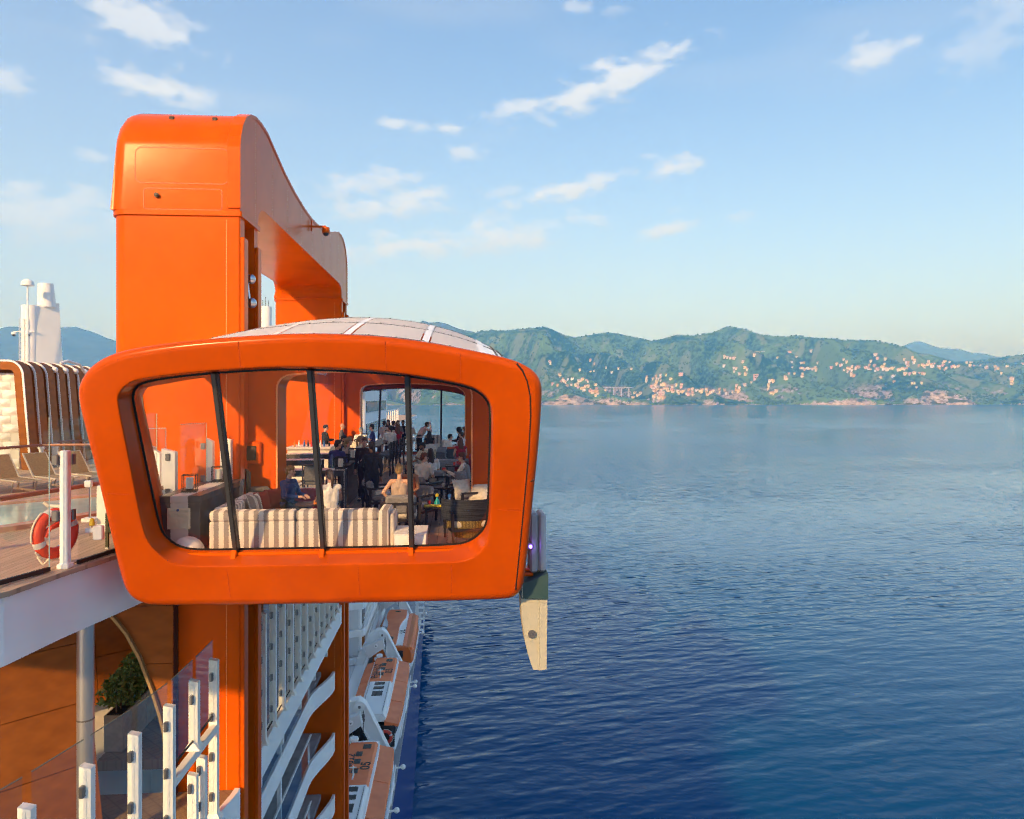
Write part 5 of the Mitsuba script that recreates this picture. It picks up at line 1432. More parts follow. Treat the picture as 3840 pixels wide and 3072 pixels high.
def low_table(x, y, w, d, h, label, mat='dark_wood'):
    k = thing('coffee_table', label, 'coffee table', 'low tables')
    part(k, 'top', box(x - w / 2, x + w / 2, y - d / 2, y + d / 2, FL + h - .035, FL + h, .008), mat)
    for sx in (-1, 1):
        for sy in (-1, 1):
            part(k, 'leg', box(x + sx * (w / 2 - .05) - .02, x + sx * (w / 2 - .05) + .02, y + sy * (d / 2 - .05) - .02, y + sy * (d / 2 - .05) + .02, FL, FL + h - .036), 'chair_frame')
    return k


low_table(-.42, 16.5, .62, .6, .42, 'low table with bottles between the front armchairs')
low_table(-.42, 19.0, .6, .7, .55, 'dark wooden table between the man in white and the young man')
low_table(-.55, 22.1, .7, .7, .5, 'low dark table in front of the woman with long dark hair')
low_table(.0, 25.5, .8, .8, .5, 'table with red drinks beside the red armchair')


def flask(x, y, z, mat, label):
    k = thing('bottle', label, 'bottle', 'coloured bottles on the low table')
    part(k, 'body', lathe([(0, 0), (.065, 0), (.072, .03), (.05, .11), (.022, .16), (.022, .20), (0, .20)], 14, (x, y, z)), mat)
    part(k, 'stopper', lathe([(0, .20), (.035, .20), (.04, .25), (.0, .28)], 10, (x, y, z)), 'cloth_yellow' if mat == 'drink_teal' else mat)


flask(-.44, 16.45, FL + .42, 'drink_teal', 'turquoise bottle with yellow stopper on the low table')
flask(-.17, 16.35, FL + .42, 'drink_blue', 'blue bottle on the low table beside the rope-backed armchair')
glass(-.62, 16.62, FL + .42, 'drink_red', 'short red drink beside the turquoise bottle')
whole('yellow_scarf', cat([soft(-.72 + .13 * i, -.58 + .13 * i, 16.2 + .02 * (i % 2), 16.34 + .02 * (i % 2), FL + .421, FL + .47, .02) for i in range(4)]), 'cloth_yellow', 'yellow cloth lying along the edge of the low table', 'cloth')
glass(-.35, 18.85, FL + .55, 'cup_white', 'pale cup on the dark wooden table')
for i, (x, y) in enumerate(((-.1, 25.3), (.1, 25.4), (.02, 25.65), (.22, 25.6))):
    glass(x, y, FL + .5, 'drink_red', 'red drink in a tumbler on the table beside the red armchair', 1.2)
# grey modular sofa, red armchair, far striped sofa
gs = thing('grey_sofa', 'grey modular sofa with a high corner back on the sea side', 'sofa')
part(gs, 'back', soft(-.76, -.42, 26.6, 29.3, FL + .05, FL + .86, .05), 'cushion_dark', 40)
part(gs, 'back', soft(-.41, .1, 28.9, 29.3, FL + .05, FL + .84, .05), 'cushion_dark', 40)
part(gs, 'seat', soft(-.41, .6, 26.6, 28.88, FL + .08, FL + .44, .06), 'cushion_dark', 40)
part(gs, 'arm', soft(-.74, .62, 26.2, 26.58, FL + .05, FL + .62, .06), 'cushion_grey', 40)
part(gs, 'throw', soft(-.40, .08, 28.85, 29.0, FL + .80, FL + .88, .03), prin('throw_orange', (.50, .12, .05), .85), 40)
ra = thing('red_armchair', 'deep red armchair under the woman with long auburn hair', 'armchair')
part(ra, 'seat', soft(-.1, .6, 25.9, 26.15 + .3, FL + .08, FL + .44, .06), 'cushion_red', 40)
part(ra, 'back', soft(.40, .62, 25.7, 26.5, FL + .40, FL + .8, .06), 'cushion_red', 40)
fs = thing('striped_sofa', 'far striped sofa with pale cushions against the far window', 'sofa')
part(fs, 'back', soft(-1.6, -.8, 36.6, 36.9, FL + .06, FL + .95, .06), 'stripe_x', 40)
part(fs, 'seat', soft(-1.6, -.8, 35.9, 36.6, FL + .08, FL + .45, .06), 'stripe_x', 40)
part(fs, 'arm', soft(-.8, -.55, 35.9, 36.9, FL + .06, FL + .72, .06), 'stripe_x', 40)
for x, y in ((-1.2, 30.2), (-.9, 30.5), (-1.05, 29.9)):
    whole('scatter_cushion', tilted(cushion(.5, .46, .18), (x, y, FL + .70), .4, -.3), 'cushion_light', 'cream cushion piled on the yellowish sofa before the stooping waiter', 'cushion', 'cream cushions piled up', smooth=60)
ys_f = thing('cream_sofa', 'cream backed sofa behind the bearded man in the patterned shirt', 'sofa')
part(ys_f, 'back', soft(-1.5, -.78, 29.4, 29.65, FL + .06, FL + .78, .06), 'cream', 40)
part(ys_f, 'seat', soft(-1.5, -.78, 29.66, 30.4, FL + .08, FL + .44, .06), 'cushion_light', 40)
# ------------------------------------------------ people
for nm, c in (('skin_light', (.60, .36, .26)), ('skin_mid', (.48, .26, .17)), ('skin_tan', (.30, .145, .085))):
    prin(nm, proc((lambda c: (lambda p, n, uv: mix([v * .92 for v in c], [v * 1.06 for v in c], noise(p.x * 18, p.y * 18, p.z * 18))))(c)), .55, spec=.35)
for nm, c in (('hair_black', (.012, .010, .009)), ('hair_brown', (.050, .026, .014)), ('hair_auburn', (.13, .045, .018)), ('hair_blond', (.34, .22, .09)), ('hair_ginger', (.26, .12, .04)), ('hair_grey', (.32, .30, .28)), ('hair_white', (.62, .60, .57))):
    prin(nm, c, .6)
CLOTH = {'navy': (.022, .042, .19), 'white': (.74, .73, .71), 'black': (.014, .013, .015), 'brown_black': (.030, .016, .014), 'grey': (.095, .10, .115), 'violet': (.050, .050, .20), 'pink': (.66, .52, .52), 'beige': (.46, .36, .30), 'rust': (.34, .085, .02), 'red': (.36, .015, .025), 'cream_c': (.60, .54, .42), 'lilac': (.30, .26, .25), 'blue_c': (.03, .05, .12), 'stone': (.30, .27, .25)}
for nm, c in CLOTH.items():
    prin('cloth_' + nm, proc((lambda c: (lambda p, n, uv: mix([v * .8 for v in c], [v * 1.12 for v in c], fbm(p.x * 14, p.y * 14, p.z * 14, 2))))(c)), .85)
prin('eye_dark', (.02, .015, .012), .3)
SPH = np.array(trimesh.creation.icosphere(subdivisions=1).vertices)


def sph(c, r):
    return np.asarray(c) + SPH * np.asarray(r)


def weld(bones, fine):
    """bones: (a, ra, b, rb) joined into one smooth skin."""
    ms = [m3.Manifold.hull_points(np.vstack([sph(a, ra), sph(b, rb)])) for a, ra, b, rb in bones]
    u = m3.Manifold.batch_boolean(ms, m3.OpType.Add).refine_to_length(fine).to_mesh()
    m = trimesh.Trimesh(u.vert_properties[:, :3], u.tri_verts, process=False)
    trimesh.smoothing.filter_taubin(m, lamb=.5, nu=.52, iterations=6)
    return m


def person(label, x, y, face, pose='stand', top='white', bottom='black', hair='short', hmat='hair_brown', skin='skin_light', arms='down', sleeves='short', turn=0., lean=0., seat=.44, s=1.0, holds=None, dress=False, fine=.035, group=None):
    """face: degrees from straight away from the viewer, positive to the left. turn: head turn. Built facing +y with the feet on z = 0."""
    k = thing('person', label, 'person', group)
    if pose == 'stand':
        hip, kn, an = .90, [(.095, .02, .49), (.10, .0, .49)], [(.10, -.02, .08), (.11, .03, .08)]
    else:
        hip = seat + .11
        kz = .48 if pose == 'sit' else seat - .02
        kn = [(.12, .42, max(kz, .46)), (.14, .40, max(kz, .46))]
        an = [(.11, .38 if pose == 'sit' else .30, .08 if pose == 'sit' else seat - .42), (.15, .46 if pose == 'sit' else .34, .08 if pose == 'sit' else seat - .40)]
    L = math.radians(lean)

    def up(v):                              # points of the trunk, leaning about the hips
        a, b, c = v
        return np.array([a, b * math.cos(L) + c * math.sin(L), hip + c * math.cos(L) - b * math.sin(L)])
    w = .17 if hair in ('bun', 'long', 'pony') else .19
    chest, waist, neck = up((0, .005, .36)), up((0, 0, .16)), up((0, -.005, .53))
    headc = up((0, .035, .70))
    if lean > 25:
        headc = neck + np.array([0, .13, .12])
    sh = [up((-w, -.005, .47)), up((w, -.005, .47))]
    A = {'down': [(-.23, -.03, .20), (-.24, .04, -.03)], 'lap': [(-.23, .05, .22), (-.10, .26, .10)], 'table': [(-.24, .10, .22), (-.12, .34, .22)], 'raised': [(-.25, .20, .34), (-.12, .26, .60)], 'cross': [(-.25, .08, .22), (.03, .22, .26)], 'phone': [(-.25, .14, .24), (-.16, .38, .36)], 'tray': [(-.22, .06, .22), (-.10, .30, .24)], 'hip': [(-.33, -.06, .24), (-.20, .02, .06)]}
    modes = arms if isinstance(arms, tuple) else (arms, arms)
    body, shirt = [], []
    # legs
    hp = [np.array([-.085, 0, hip]), np.array([.085, 0, hip])]
    pants, shoes = [], []
    for i, sx in ((0, -1), (1, 1)):
        kk, aa = np.array(kn[i]) * [sx, 1, 1], np.array(an[i]) * [sx, 1, 1]
        body += [(hp[i], .085, kk, .055), (kk, .055, aa, .036)]
        pants += [(hp[i], .102, kk, .070), (kk, .068, aa, .052)] if not dress else [(hp[i], .115, kk, .10)]
        toe = aa + np.array([.01 * sx, .15, -.045])
        body += [(aa, .036, toe, .026)]
        shoes += [(aa + np.array([0, -.03, -.03]), .045, toe, .033)]
    # trunk
    body += [(hp[0], .08, hp[1], .08), (up((0, 0, .02)), .08, waist, .075), (waist, .075, chest, .085), (chest, .08, neck, .048), (sh[0], .052, sh[1], .052), (neck, .05, headc - [0, .02, .06], .046)]
    shirt += [(hp[0] + [0, 0, .03], .108, hp[1] + [0, 0, .03], .108), (up((-.04, 0, .05)), .115, up((-.03, 0, .2)), .108), (up((.04, 0, .05)), .115, up((.03, 0, .2)), .108), (up((-.06, 0, .2)), .11, up((-.07, .01, .36)), .115), (up((.06, 0, .2)), .11, up((.07, .01, .36)), .115), (up((-.03, 0, .36)), .115, up((0, -.01, .48)), .07), (sh[0], .062, sh[1], .062), (up((0, 0, .48)), .075, neck, .058)]
    # head with jaw, nose, ears
    T_ = math.radians(turn)

    def hd(v):
        a, b, c = v
        return headc + np.array([a * math.cos(T_) - b * math.sin(T_), a * math.sin(T_) + b * math.cos(T_), c])
    body += [(hd((0, -.015, .03)), (.074, .09, .092), hd((0, .02, -.045)), (.056, .066, .062)), (hd((0, .045, -.075)), .036, hd((0, .02, -.06)), .05), (hd((0, .09, .0)), .011, hd((0, .102, -.025)), .014), (hd((-.074, -.005, .0)), (.012, .022, .03), hd((-.07, -.005, -.01)), .015), (hd((.074, -.005, .0)), (.012, .022, .03), hd((.07, -.005, -.01)), .015)]
    hands = []
    for i, sx in ((0, -1), (1, 1)):
        e, wv = [np.array(q) * [-sx if False else 1, 1, 1] for q in A[modes[i]]]
        e, wv = up(e * [1 if i == 0 else -1, 1, 1]), up(wv * [1 if i == 0 else -1, 1, 1])
        if modes[i] == 'raised' and lean > 10:
            wv = headc + np.array([sx * .10, .10, .02])
            e = sh[i] + np.array([sx * .10, .22, -.12])
        body += [(sh[i], .05, e, .038), (e, .037, wv, .027)]
        if sleeves == 'long':
            shirt += [(sh[i], .063, e, .052), (e, .05, e + (wv - e) * .92, .038)]
        elif sleeves == 'short':
            shirt += [(sh[i], .066, sh[i] + (e - sh[i]) * .7, .058)]
        d = (wv - e) / np.linalg.norm(wv - e)
        side = np.cross(d, [0, 0, 1.]); side = side / (np.linalg.norm(side) + 1e-9)
        palm = wv + d * .075
        body.append((wv + d * .015, .026, palm, .031))
        curl = np.cross(side, d) * -.022
        for f, off in enumerate((-.030, -.010, .010, .029)):
            b0 = palm + side * off + d * .012
            b1 = b0 + d * (.040 + .006 * (1 - abs(f - 1.2))) + curl * .5
            body += [(b0, .0105, b1, .0095), (b1, .0095, b1 + d * .026 + curl * 1.2, .0085)]
        th = wv + d * .04 + side * (-sx) * .03
        body += [(th, .012, th + d * .035 + side * (-sx) * .026, .0095)]
        hands.append(palm + d * .05)
    tw = place(x, y, FL, math.radians(face), s)
    part(k, 'body', shape(weld(body, fine), skin, True), tw=tw)
    if sleeves == 'halter':
        shirt = shirt[:6]
    part(k, 'dress' if dress else 'shirt', shape(weld(shirt + (pants if dress else []), fine + .005), 'cloth_' + top, True), tw=tw)
    if not dress:
        part(k, 'trousers', shape(weld(pants + [(hp[0], .106, hp[1], .106), (hp[0] + [0, 0, .06], .10, hp[1] + [0, 0, .06], .10)], fine + .005), 'cloth_' + bottom, True), tw=tw)
    for i in (0, 1):
        part(k, 'shoe', shape(hull(np.vstack([sph(shoes[i][0], shoes[i][1]), sph(shoes[i][2], shoes[i][3])])), 'black', 60), tw=tw)
    h = [(hd((0, -.025, .045)), (.083, .094, .088), hd((0, .015, .075)), (.070, .075, .055)), (hd((0, -.05, .0)), (.078, .062, .07), hd((0, -.055, -.03)), (.06, .045, .05))]
    if hair == 'long':
        h += [(hd((0, -.06, .0)), (.085, .06, .08), hd((0, -.085, -.26)), (.105, .045, .08)), (hd((-.07, -.02, .0)), .03, hd((-.09, -.03, -.2)), .035), (hd((.07, -.02, .0)), .03, hd((.09, -.03, -.2)), .035)]
    elif hair == 'pony':
        h += [(hd((0, -.10, .03)), .038, hd((0, -.13, -.05)), .035), (hd((0, -.13, -.05)), .035, hd((.0, -.11, -.24)), .018)]
    elif hair == 'bun':
        h += [(hd((0, -.07, .10)), .045, hd((0, -.06, .13)), .042)]
    elif hair == 'curly':
        h += [(hd((0, -.02, .06)), (.14, .14, .12), hd((0, -.05, -.02)), (.13, .10, .10))]
    elif hair == 'quiff':
        h += [(hd((0, .03, .10)), (.062, .05, .035), hd((0, -.04, .11)), (.06, .05, .03))]
    if hair != 'bald':
        cap = h if hair != 'buzz' else h[:1]
        hm = weld(cap, .03)
        # keep the face clear
        part(k, 'hair', shape(hm, hmat, True), tw=tw)
    if hair in ('beard', 'short_beard'):
        part(k, 'beard', shape(hull(np.vstack([sph(hd((0, .05, -.09)), (.045, .035, .03)), sph(hd((-.05, .02, -.05)), .02), sph(hd((.05, .02, -.05)), .02)])), hmat, 60), tw=tw)
    part(k, 'eyes', shape(cat(ball(hd((-.030, .084, .012)), .0105, 1), ball(hd((.030, .084, .012)), .0105, 1)), 'eye_dark', True), tw=tw)
    c, sn = math.cos(math.radians(face)), math.sin(math.radians(face))
    return k, [np.array([x + (p[0] * c - p[1] * sn) * s, y + (p[0] * sn + p[1] * c) * s, FL + p[2] * s]) for p in hands]


P = person
P('fair-haired man in a navy shirt sitting on the striped sofa, smiling', -3.55, 15.95, -115, 'sit', 'navy', 'black', 'short', 'hair_ginger', 'skin_light', 'table', 'long', turn=10, lean=4, fine=.025)
P('woman in a sleeveless white top with dark ponytail, back to the window', -2.50, 14.95, 25, 'sit', 'white', 'stone', 'pony', 'hair_brown', 'skin_mid', 'table', 'none', turn=12, lean=2, fine=.025)
P('barman in black with a buzz cut standing behind the bar', -5.15, 29.6, -60, 'stand', 'black', 'black', 'buzz', 'hair_black', 'skin_light', 'tray', 'long')
P('bald man in a grey tee standing beside the orange arch', -4.75, 31.2, -80, 'stand', 'grey', 'black', 'bald', 'hair_black', 'skin_light', 'down', 'short')
P('man in a blue violet jacket seen from behind at the high table', -3.25, 20.35, -25, 'hi', 'violet', 'black', 'short', 'hair_brown', 'skin_light', 'table', 'long', turn=-30, seat=.72, lean=6)
P('dark-bearded man in black leaning over the high table', -3.52, 23.1, -140, 'hi', 'black', 'black', 'short_beard', 'hair_black', 'skin_mid', 'table', 'long', turn=20, seat=.72, lean=8)
P('woman with a fair ponytail and pale jacket at the high table', -3.12, 21.7, -40, 'hi', 'beige', 'black', 'pony', 'hair_blond', 'skin_light', 'table', 'long', turn=-25, seat=.72)
P('fair-haired woman half hidden by the woman with the ponytail', -2.90, 22.6, -60, 'hi', 'cream_c', 'black', 'pony', 'hair_blond', 'skin_light', 'table', 'short', turn=-20, seat=.72)
P('waitress in dark brown uniform facing the window', -2.50, 20.4, 172, 'stand', 'brown_black', 'brown_black', 'short', 'hair_auburn', 'skin_light', ('tray', 'down'), 'long')
P('woman in black with a long dark ponytail standing in the walkway, back turned', -2.08, 18.4, 22, 'stand', 'black', 'black', 'pony', 'hair_black', 'skin_tan', ('tray', 'down'), 'long', turn=15)
P('grey-haired man in white at the cream ledge', -3.70, 29.1, 5, 'hi', 'white', 'black', 'short', 'hair_grey', 'skin_light', 'table', 'short', seat=.72)
P('tall dark-haired man in a navy polo with folded arms', -3.35, 29.9, 95, 'stand', 'navy', 'navy', 'quiff', 'hair_black', 'skin_light', 'cross', 'short')
P('standing man in a pale shirt with black hair, back to the window', -3.35, 34.6, -15, 'stand', 'white', 'white', 'short', 'hair_black', 'skin_mid', 'tray', 'short')
P('man in a white shirt on a bar chair at the far high table', -2.74, 30.7, 10, 'hi', 'white', 'black', 'short', 'hair_black', 'skin_mid', 'table', 'long', seat=.72, turn=30)
P('woman in a red top with wavy brown hair at the far high table', -2.50, 31.6, 40, 'hi', 'red', 'black', 'long', 'hair_auburn', 'skin_mid', 'table', 'none', seat=.72)
P('woman with long dark hair facing the window at the far end', -3.30, 36.2, 165, 'stand', 'black', 'black', 'long', 'hair_brown', 'skin_light', 'tray', 'long')
P('dark-haired man in black at the far end of the high table', -3.05, 35.9, -60, 'hi', 'black', 'black', 'short', 'hair_brown', 'skin_mid', 'table', 'short', seat=.74)
P('auburn-haired woman beside the two lanterns at the far table', -2.86, 36.2, -150, 'hi', 'lilac', 'black', 'long', 'hair_auburn', 'skin_light', 'table', 'short', seat=.76)
P('bearded man in black beside the two lanterns at the far table', -2.62, 36.5, 170, 'hi', 'black', 'black', 'short_beard', 'hair_black', 'skin_mid', 'table', 'long', seat=.76)
P('white-haired person in white half hidden by the right mullion', -2.25, 35.6, -30, 'hi', 'white', 'white', 'curly', 'hair_white', 'skin_light', 'table', 'long', seat=.74)
P('waiter in a pink shirt and black trousers stooping with a hand at his brow', -1.75, 34.6, -62, 'stand', 'pink', 'black', 'short', 'hair_black', 'skin_mid', ('down', 'raised'), 'long', lean=30, s=1.03)
P('bearded man in a patterned shirt facing left, gesturing', -1.08, 23.75, 135, 'sit', 'cream_c', 'black', 'short_beard', 'hair_black', 'skin_tan', ('phone', 'table'), 'short', turn=-20)
P('woman with long dark hair in a pale dress, back to the window', -.74, 20.95, 8, 'sit', 'white', 'white', 'long', 'hair_brown', 'skin_mid', 'lap', 'short', dress=True)
P('brown-haired man in a white tee, back to the window', -.90, 19.35, -28, 'sit', 'white', 'black', 'short', 'hair_auburn', 'skin_light', 'table', 'short', turn=-35, lean=6, fine=.03)
hx_ = P('young man in white shirt and brown waistcoat looking at a red phone', .18, 19.3, 78, 'sit', 'white', 'stone', 'quiff', 'hair_auburn', 'skin_light', ('phone', 'lap'), 'long', turn=12, lean=3, fine=.03)
part(hx_[0], 'waistcoat', shape(weld([((-.08, -.03, .98), .10, (-.09, -.05, .70), .11), ((.08, -.03, .98), .10, (.09, -.05, .70), .11)], .04), 'cloth_brown_black' if False else 'cloth_stone', True), tw=place(.18, 19.3, FL, math.radians(78)))
ph = hx_[1][0]
whole('phone', box(ph[0] - .05, ph[0] + .05, ph[1] - .012, ph[1] + .012, ph[2] - .03, ph[2] + .05, .006), 'drink_red', 'bright red phone in the hand of the young man in the waistcoat', 'phone')
P('woman with a fair bun and beige halter dress, back to the window', -1.22, 15.9, -8, 'sit', 'beige', 'beige', 'bun', 'hair_blond', 'skin_light', ('hip', 'table'), 'halter', turn=-15, dress=True, fine=.025)
P('woman in an orange dress facing the window behind the right mullion', -1.08, 16.9, 165, 'sit', 'rust', 'rust', 'bun', 'hair_brown', 'skin_tan', 'lap', 'halter', dress=True, fine=.03)
P('woman with long auburn hair in a red dress on the red armchair', .12, 26.45, 20, 'sit', 'red', 'red', 'long', 'hair_auburn', 'skin_light', 'lap', 'none', dress=True)
P('person with a big black curly afro at the right edge of the window', .44, 33.2, 70, 'sit', 'white', 'black', 'curly', 'hair_black', 'skin_tan', 'table', 'long', seat=.5)
P('person in a pink top at the table with red drinks', .18, 31.0, 60, 'sit', 'pink', 'black', 'short', 'hair_brown', 'skin_light', 'table', 'long')
P('person with a dark cap of hair sitting far back at the sea side', .10, 34.9, 90, 'sit', 'black', 'black', 'curly', 'hair_black', 'skin_light', 'table', 'long')
P('man in white bending forward with black hair beyond the grey sofa', -.52, 30.2, -55, 'sit', 'white', 'black', 'short', 'hair_black', 'skin_mid', 'table', 'long', lean=22, turn=-20)
P('dark-haired woman in black seated before the stooping waiter', -1.18, 31.8, 20, 'sit', 'black', 'black', 'long', 'hair_black', 'skin_tan', 'lap', 'none')
P('person in dark clothes seated behind the person in the pink top', .36, 36.2, 100, 'sit', 'rust', 'black', 'short', 'hair_auburn', 'skin_light', 'table', 'short')
# ------------------------------------------------ houses on the hillsides: where they stand (x,y in metres)
HOUSES = "494,3984 496,3968 831,4620 846,4560 889,4412 627,3796 820,4552 837,4528 906,4324 930,4264 989,4192 534,3880 537,3860 564,3788 545,3828 616,3736 655,3712 585,3772 632,3740 649,3724 545,3756 536,3764 523,3748 598,3716 574,3736 547,3700 601,3724 634,3684 639,3692 621,3680 651,3680 602,3696 626,3664 685,3640 657,3656 656,3644 664,3636 659,3616 670,3616 679,3620 669,3580 721,3612 683,3596 498,3688 481,3748 687,3672 826,3468 955,3964 972,3912 960,3912 1023,3980 1034,4016 1047,3940 1033,4004 1029,3992 1047,3884 1067,3844 1031,3908 1052,3780 1030,3812 1028,3888 1024,3824 1023,3800 1040,3824 1005,3688 999,3740 1035,3700 1018,3704 1008,3748 1022,3632 1019,3640 1010,3672 1019,3688 1063,3896 1057,3888 1076,3896 1070,3868 1075,3884 1061,3928 1071,3808 1053,3792 1030,3864 1027,3848 1047,3868 1037,3768 996,3716 1030,3720 1024,3756 1047,3744 1046,3732 1075,3800 1083,3820 1098,3760 1104,3772 1081,3780 1076,3832 1078,3760 1102,3744 1118,3720 1094,3732 1125,3708 1137,3728 1141,3736 1121,3760 1114,3696 1136,3696 1174,3660 1161,3676 1186,3632 1197,3612 1146,3664 1167,3640 1164,3620 1151,3648 1201,3600 1208,3616 1221,3592 1228,3616 1226,3604 1218,3560 1233,3568 1239,3576 1449,3956 1437,4008 1419,4048 1449,3932 1421,4016 1434,3996 1465,3892 1489,3852 1478,3872 1483,3840 1479,3848 1109,3816 1153,3784 1097,3860 1528,4180 1538,4160 1562,4116 1547,4140 1557,4124 1588,4056 1516,4152 1547,4084 1555,4068 1592,4004 1587,4024 1557,4036 1543,4068 1560,4028 1580,3992 1579,4004 1486,3884 1519,3856 1584,3924 1634,4008 1621,3796 1627,3804 1649,3796 1642,3816 1648,3808 1631,3812 1628,3744 1642,3736 1624,3760 2023,4424 2045,4376 1942,4412 1995,4332 2070,4328 2049,4324 1982,4296 2022,4276 2046,4272 2038,4260 2031,4276 2064,4272 2074,4268 2085,4248 2093,4232 1973,4248 1717,3760 2012,4228 1999,4204 2091,4220 1688,3740 1692,3732 2111,4320 2106,4232 2128,4108 2140,4076 2157,4032 2147,4028 2156,4000 2144,4040 2146,3968 2153,3960 2155,3940 2151,3976 2142,3996 2161,3948 2172,3900 2171,3912 2163,3916 2213,3900 2197,3884 2215,3884 2208,3868 2246,3876 2236,3908 2256,3924 2218,3868 2226,3836 2264,3832 2244,3844 2240,3828 2278,3836 2265,3800 2262,3780 2256,3804 2275,3916 2274,3892 2290,3848 2298,3744 2305,3736 2287,3772 2628,4220 2653,4156 2650,4176 2625,4196 2629,4184 2645,4152 2624,4176 2327,3716 2315,3720 2312,3728 2662,4104 2650,4116 2663,4080 2666,4088 2692,4092 3038,4556 2696,4072 2677,4076 2706,4084 2685,4048 2749,4088 3042,4508 2731,4060 2747,4076 3056,4496 3065,4512 3084,4476 3075,4508 3074,4424 3066,4428 3050,4456 3042,4460 3089,4400 3075,4412 3491,4816 3121,4340 3519,4792 3544,4660 3553,4676 3533,4668 3516,4732 3557,4704 3530,4744 3511,4720 3513,4920 3534,4904 2309,3696 2332,3660 2319,3676 2636,4092 2642,4072 2647,4060 2273,3576 2314,3572 2260,3528 2255,3716 2209,3756 2236,3680 2150,3908 2147,3932 3162,4132 3161,4060 3172,4060 3167,4052 3152,4036 3144,4024 3593,4644 3873,4856"
spots_h = [tuple(int(v) for v in q.split(',')) for q in HOUSES.split()]
WALLS = [('cream', (.74, .60, .38)), ('pale yellow', (.76, .60, .28)), ('white', (.80, .73, .62)), ('salmon pink', (.68, .42, .30)), ('ochre', (.55, .35, .14))]
for nm, c in WALLS:
    prin('plaster_' + nm.replace(' ', '_'), c, .85)
prin('roof_tile', (.30, .125, .07), .8)
prin('roof_slate', (.20, .17, .15), .8)
rng = np.random.default_rng(21)


def house_shape(w, d, h, pitch):
    wall = box(-w / 2, w / 2, -d / 2, d / 2, -7, h)
    if pitch:
        e = .6
        roof = hull([(sx * (w / 2 + e), sy * (d / 2 + e), h) for sx in (-1, 1) for sy in (-1, 1)] + [(sx * (w / 2 + e), sy * (d / 2 + e), h + .3) for sx in (-1, 1) for sy in (-1, 1)] + [(sx * (w / 2 - d * .25), 0, h + 2.6) for sx in (-1, 1)])
    else:
        roof = cat(box(-w / 2 - .3, w / 2 + .3, -d / 2 - .3, d / 2 + .3, h, h + .5), box(-w * .2, w * .1, -d * .2, d * .2, h + .5, h + 2.2))
    rows = []
    for z in np.arange(1.6, h - 1.2, 3.1):
        for x in np.arange(-w / 2 + 1.6, w / 2 - 1.5, 2.9):
            rows.append(box(x, x + 1.2, -d / 2 - .06, -d / 2 - .01, z, z + 1.5))
    return shape(wall, None, False), shape(roof, None, False), shape(cat(rows), None, False)


FORMS = [house_shape(10, 9, 7.5, 1), house_shape(14, 10, 8.5, 1), house_shape(18, 11, 8, 1), house_shape(13, 11, 11.5, 1), house_shape(20, 12, 10, 0), house_shape(11, 10, 13.5, 1)]
hz_ = ground([p[0] for p in spots_h], [p[1] for p in spots_h])
zones = [('on the left wooded spur above the pale cliffs', lambda x, y: x < 760), ('in the shaded valley behind the viaduct', lambda x, y: x < 1010 and y > 3850), ('in the shore village below the middle hill', lambda x, y: x < 1560 and y < 3800), ('on the green slopes below the highest peak', lambda x, y: x < 2120), ('in the village on the right hand saddle', lambda x, y: y > 4050), ('on the wooded headland near the right shore', lambda x, y: True)]
for (x, y), z in zip(spots_h, hz_):
    wi = int(rng.choice(5, p=[.42, .22, .14, .12, .10]))
    fi = int(rng.choice(6, p=[.24, .24, .16, .14, .12, .10]))
    zone = next(n for n, f in zones if f(x, y))
    flat = fi == 4
    lab = f'{WALLS[wi][0]} {"flat-roofed house" if flat else ("tall house" if fi in (3, 5) else "house with tiled roof")} {zone}'
    k = thing('house', lab, 'house', f'{WALLS[wi][0]} houses {zone}')
    tw = T().translate([x, y, float(z)]).rotate([0, 0, 1], float(rng.uniform(-28, 28))).scale([float(rng.uniform(.8, 1.12))] * 3)
    a, b, c = FORMS[fi]
    part(k, 'wall', a, 'plaster_' + WALLS[wi][0].replace(' ', '_'), tw=tw)
    part(k, 'roof', b, 'roof_slate' if flat else 'roof_tile', tw=tw)
    part(k, 'windows', c, 'dark_window', tw=tw, kind='stuff')
# three taller blocks on the cliff and the old round-fronted house at the shore
for (x, y, w, h, lb) in ((2095, 3840, 16, 30, 'tall grey white apartment block above the pale cliffs, left one of three'), (2080, 3770, 17, 26, 'cream apartment block lowest on the pale cliffs, middle one of three'), (2118, 3775, 18, 30, 'cream apartment block at the right end of the three on the cliffs'), (1606, 3920, 26, 38, 'tall pink old tower house standing above the shore rocks')):
    z = float(ground(x, y)[0])
    k = thing('apartment_block', lb, 'building')
    part(k, 'wall', box(x - w / 2, x + w / 2, y - 7, y + 7, z - 16, z + h * .55), 'plaster_cream' if 'pink' not in lb else 'plaster_salmon_pink')
    part(k, 'roof', box(x - w / 2 - .6, x + w / 2 + .6, y - 7.6, y + 7.6, z + h * .55, z + h * .55 + 1.2), 'roof_slate')
    for q in np.arange(z - 4, z + h * .55 - 3, 3.6):
        part(k, 'window_band', box(x - w / 2 + 1.2, x + w / 2 - 1.2, y - 7.12, y - 7.02, q, q + 1.5), 'dark_window')
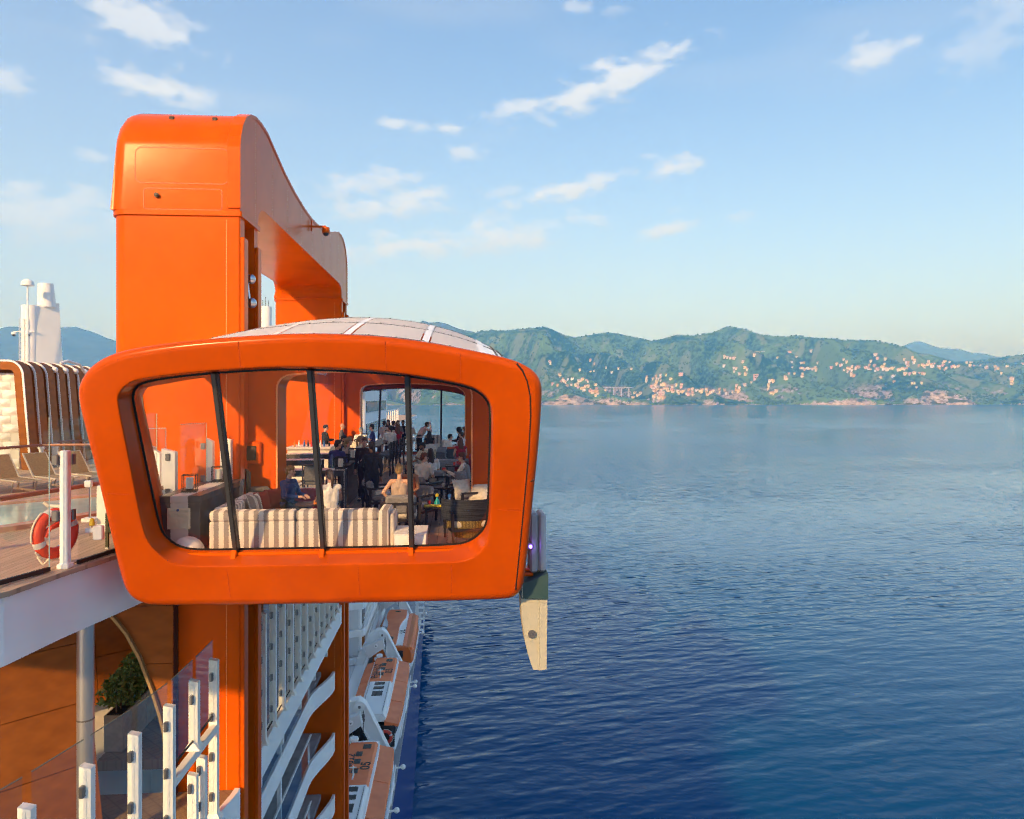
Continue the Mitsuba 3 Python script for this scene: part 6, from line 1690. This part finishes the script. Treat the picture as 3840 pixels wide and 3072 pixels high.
# road viaduct across the valley mouth
vd = thing('viaduct', 'pale road viaduct on tall slim piers crossing the wooded valley', 'viaduct')
prin('concrete_pale', (.50, .50, .50), .8)
vz = 48.
part(vd, 'deck', bar((752, 3900, vz + SEA + 38), (918, 3860, vz + SEA + 38), 9, 2.6), 'concrete_pale')
for t_ in (.18, .42, .66, .88):
    x, y = 752 + 166 * t_, 3900 - 40 * t_
    part(vd, 'pier', box(x - 1.8, x + 1.8, y - 2, y + 2, float(ground(x, y)[0]) - 6, vz + SEA + 37), 'concrete_pale')
crane = thing('tower_crane', 'thin pale tower crane standing on the slope between the spurs', 'crane')
cz = float(ground(1667, 4020)[0])
part(crane, 'mast', box(1666, 1668, 4019, 4021, cz - 3, cz + 34), 'plaster_pale_yellow')
part(crane, 'jib', bar((1638, 4016, cz + 33), (1698, 4022, cz + 32), 1.6, 1.6), 'plaster_pale_yellow')
# woods: small tree clumps all over the slopes
rng = np.random.default_rng(5)
prin('tree_leaf', proc(lambda p, n, uv: mix((.022, .078, .026), (.085, .16, .045), fbm(p.x * .03, p.y * .03, p.z * .03, 2))), .9, spec=.1)
ico = trimesh.creation.icosahedron()
N = 15000
tx = rng.uniform(60, 4900, N)
ty = shore(tx) + 25 + rng.uniform(0, 1, N) ** 1.2 * (5030 - shore(tx))
keep = f2(tx, ty, 1 / 160., 61, 3) > .40
tx, ty = tx[keep], ty[keep]
hx2, hy2 = np.array(spots_h).T
near_h = (np.abs(tx[:, None] - hx2) < 11) & (ty[:, None] - hy2 < 12) & (ty[:, None] - hy2 > -30)
tx, ty = tx[~near_h.any(1)], ty[~near_h.any(1)]
tz = ground(tx, ty)
sc = rng.uniform(3.2, 7.5, len(tx))
iv, jf = np.array(ico.vertices), np.array(ico.faces)
wob = rng.uniform(.7, 1.3, (len(tx), 12, 1))
V = iv[None] * wob * sc[:, None, None] * np.array([1.15, 1.15, .95]) + np.stack([tx, ty, tz + sc * .35], 1)[:, None]
Fc = jf[None] + (np.arange(len(tx)) * 12)[:, None, None]
whole('woodland', tm(V.reshape(-1, 3), Fc.reshape(-1, 3)), 'tree_leaf', 'green trees covering the coastal hillsides', 'woods', kind='stuff', smooth=True)
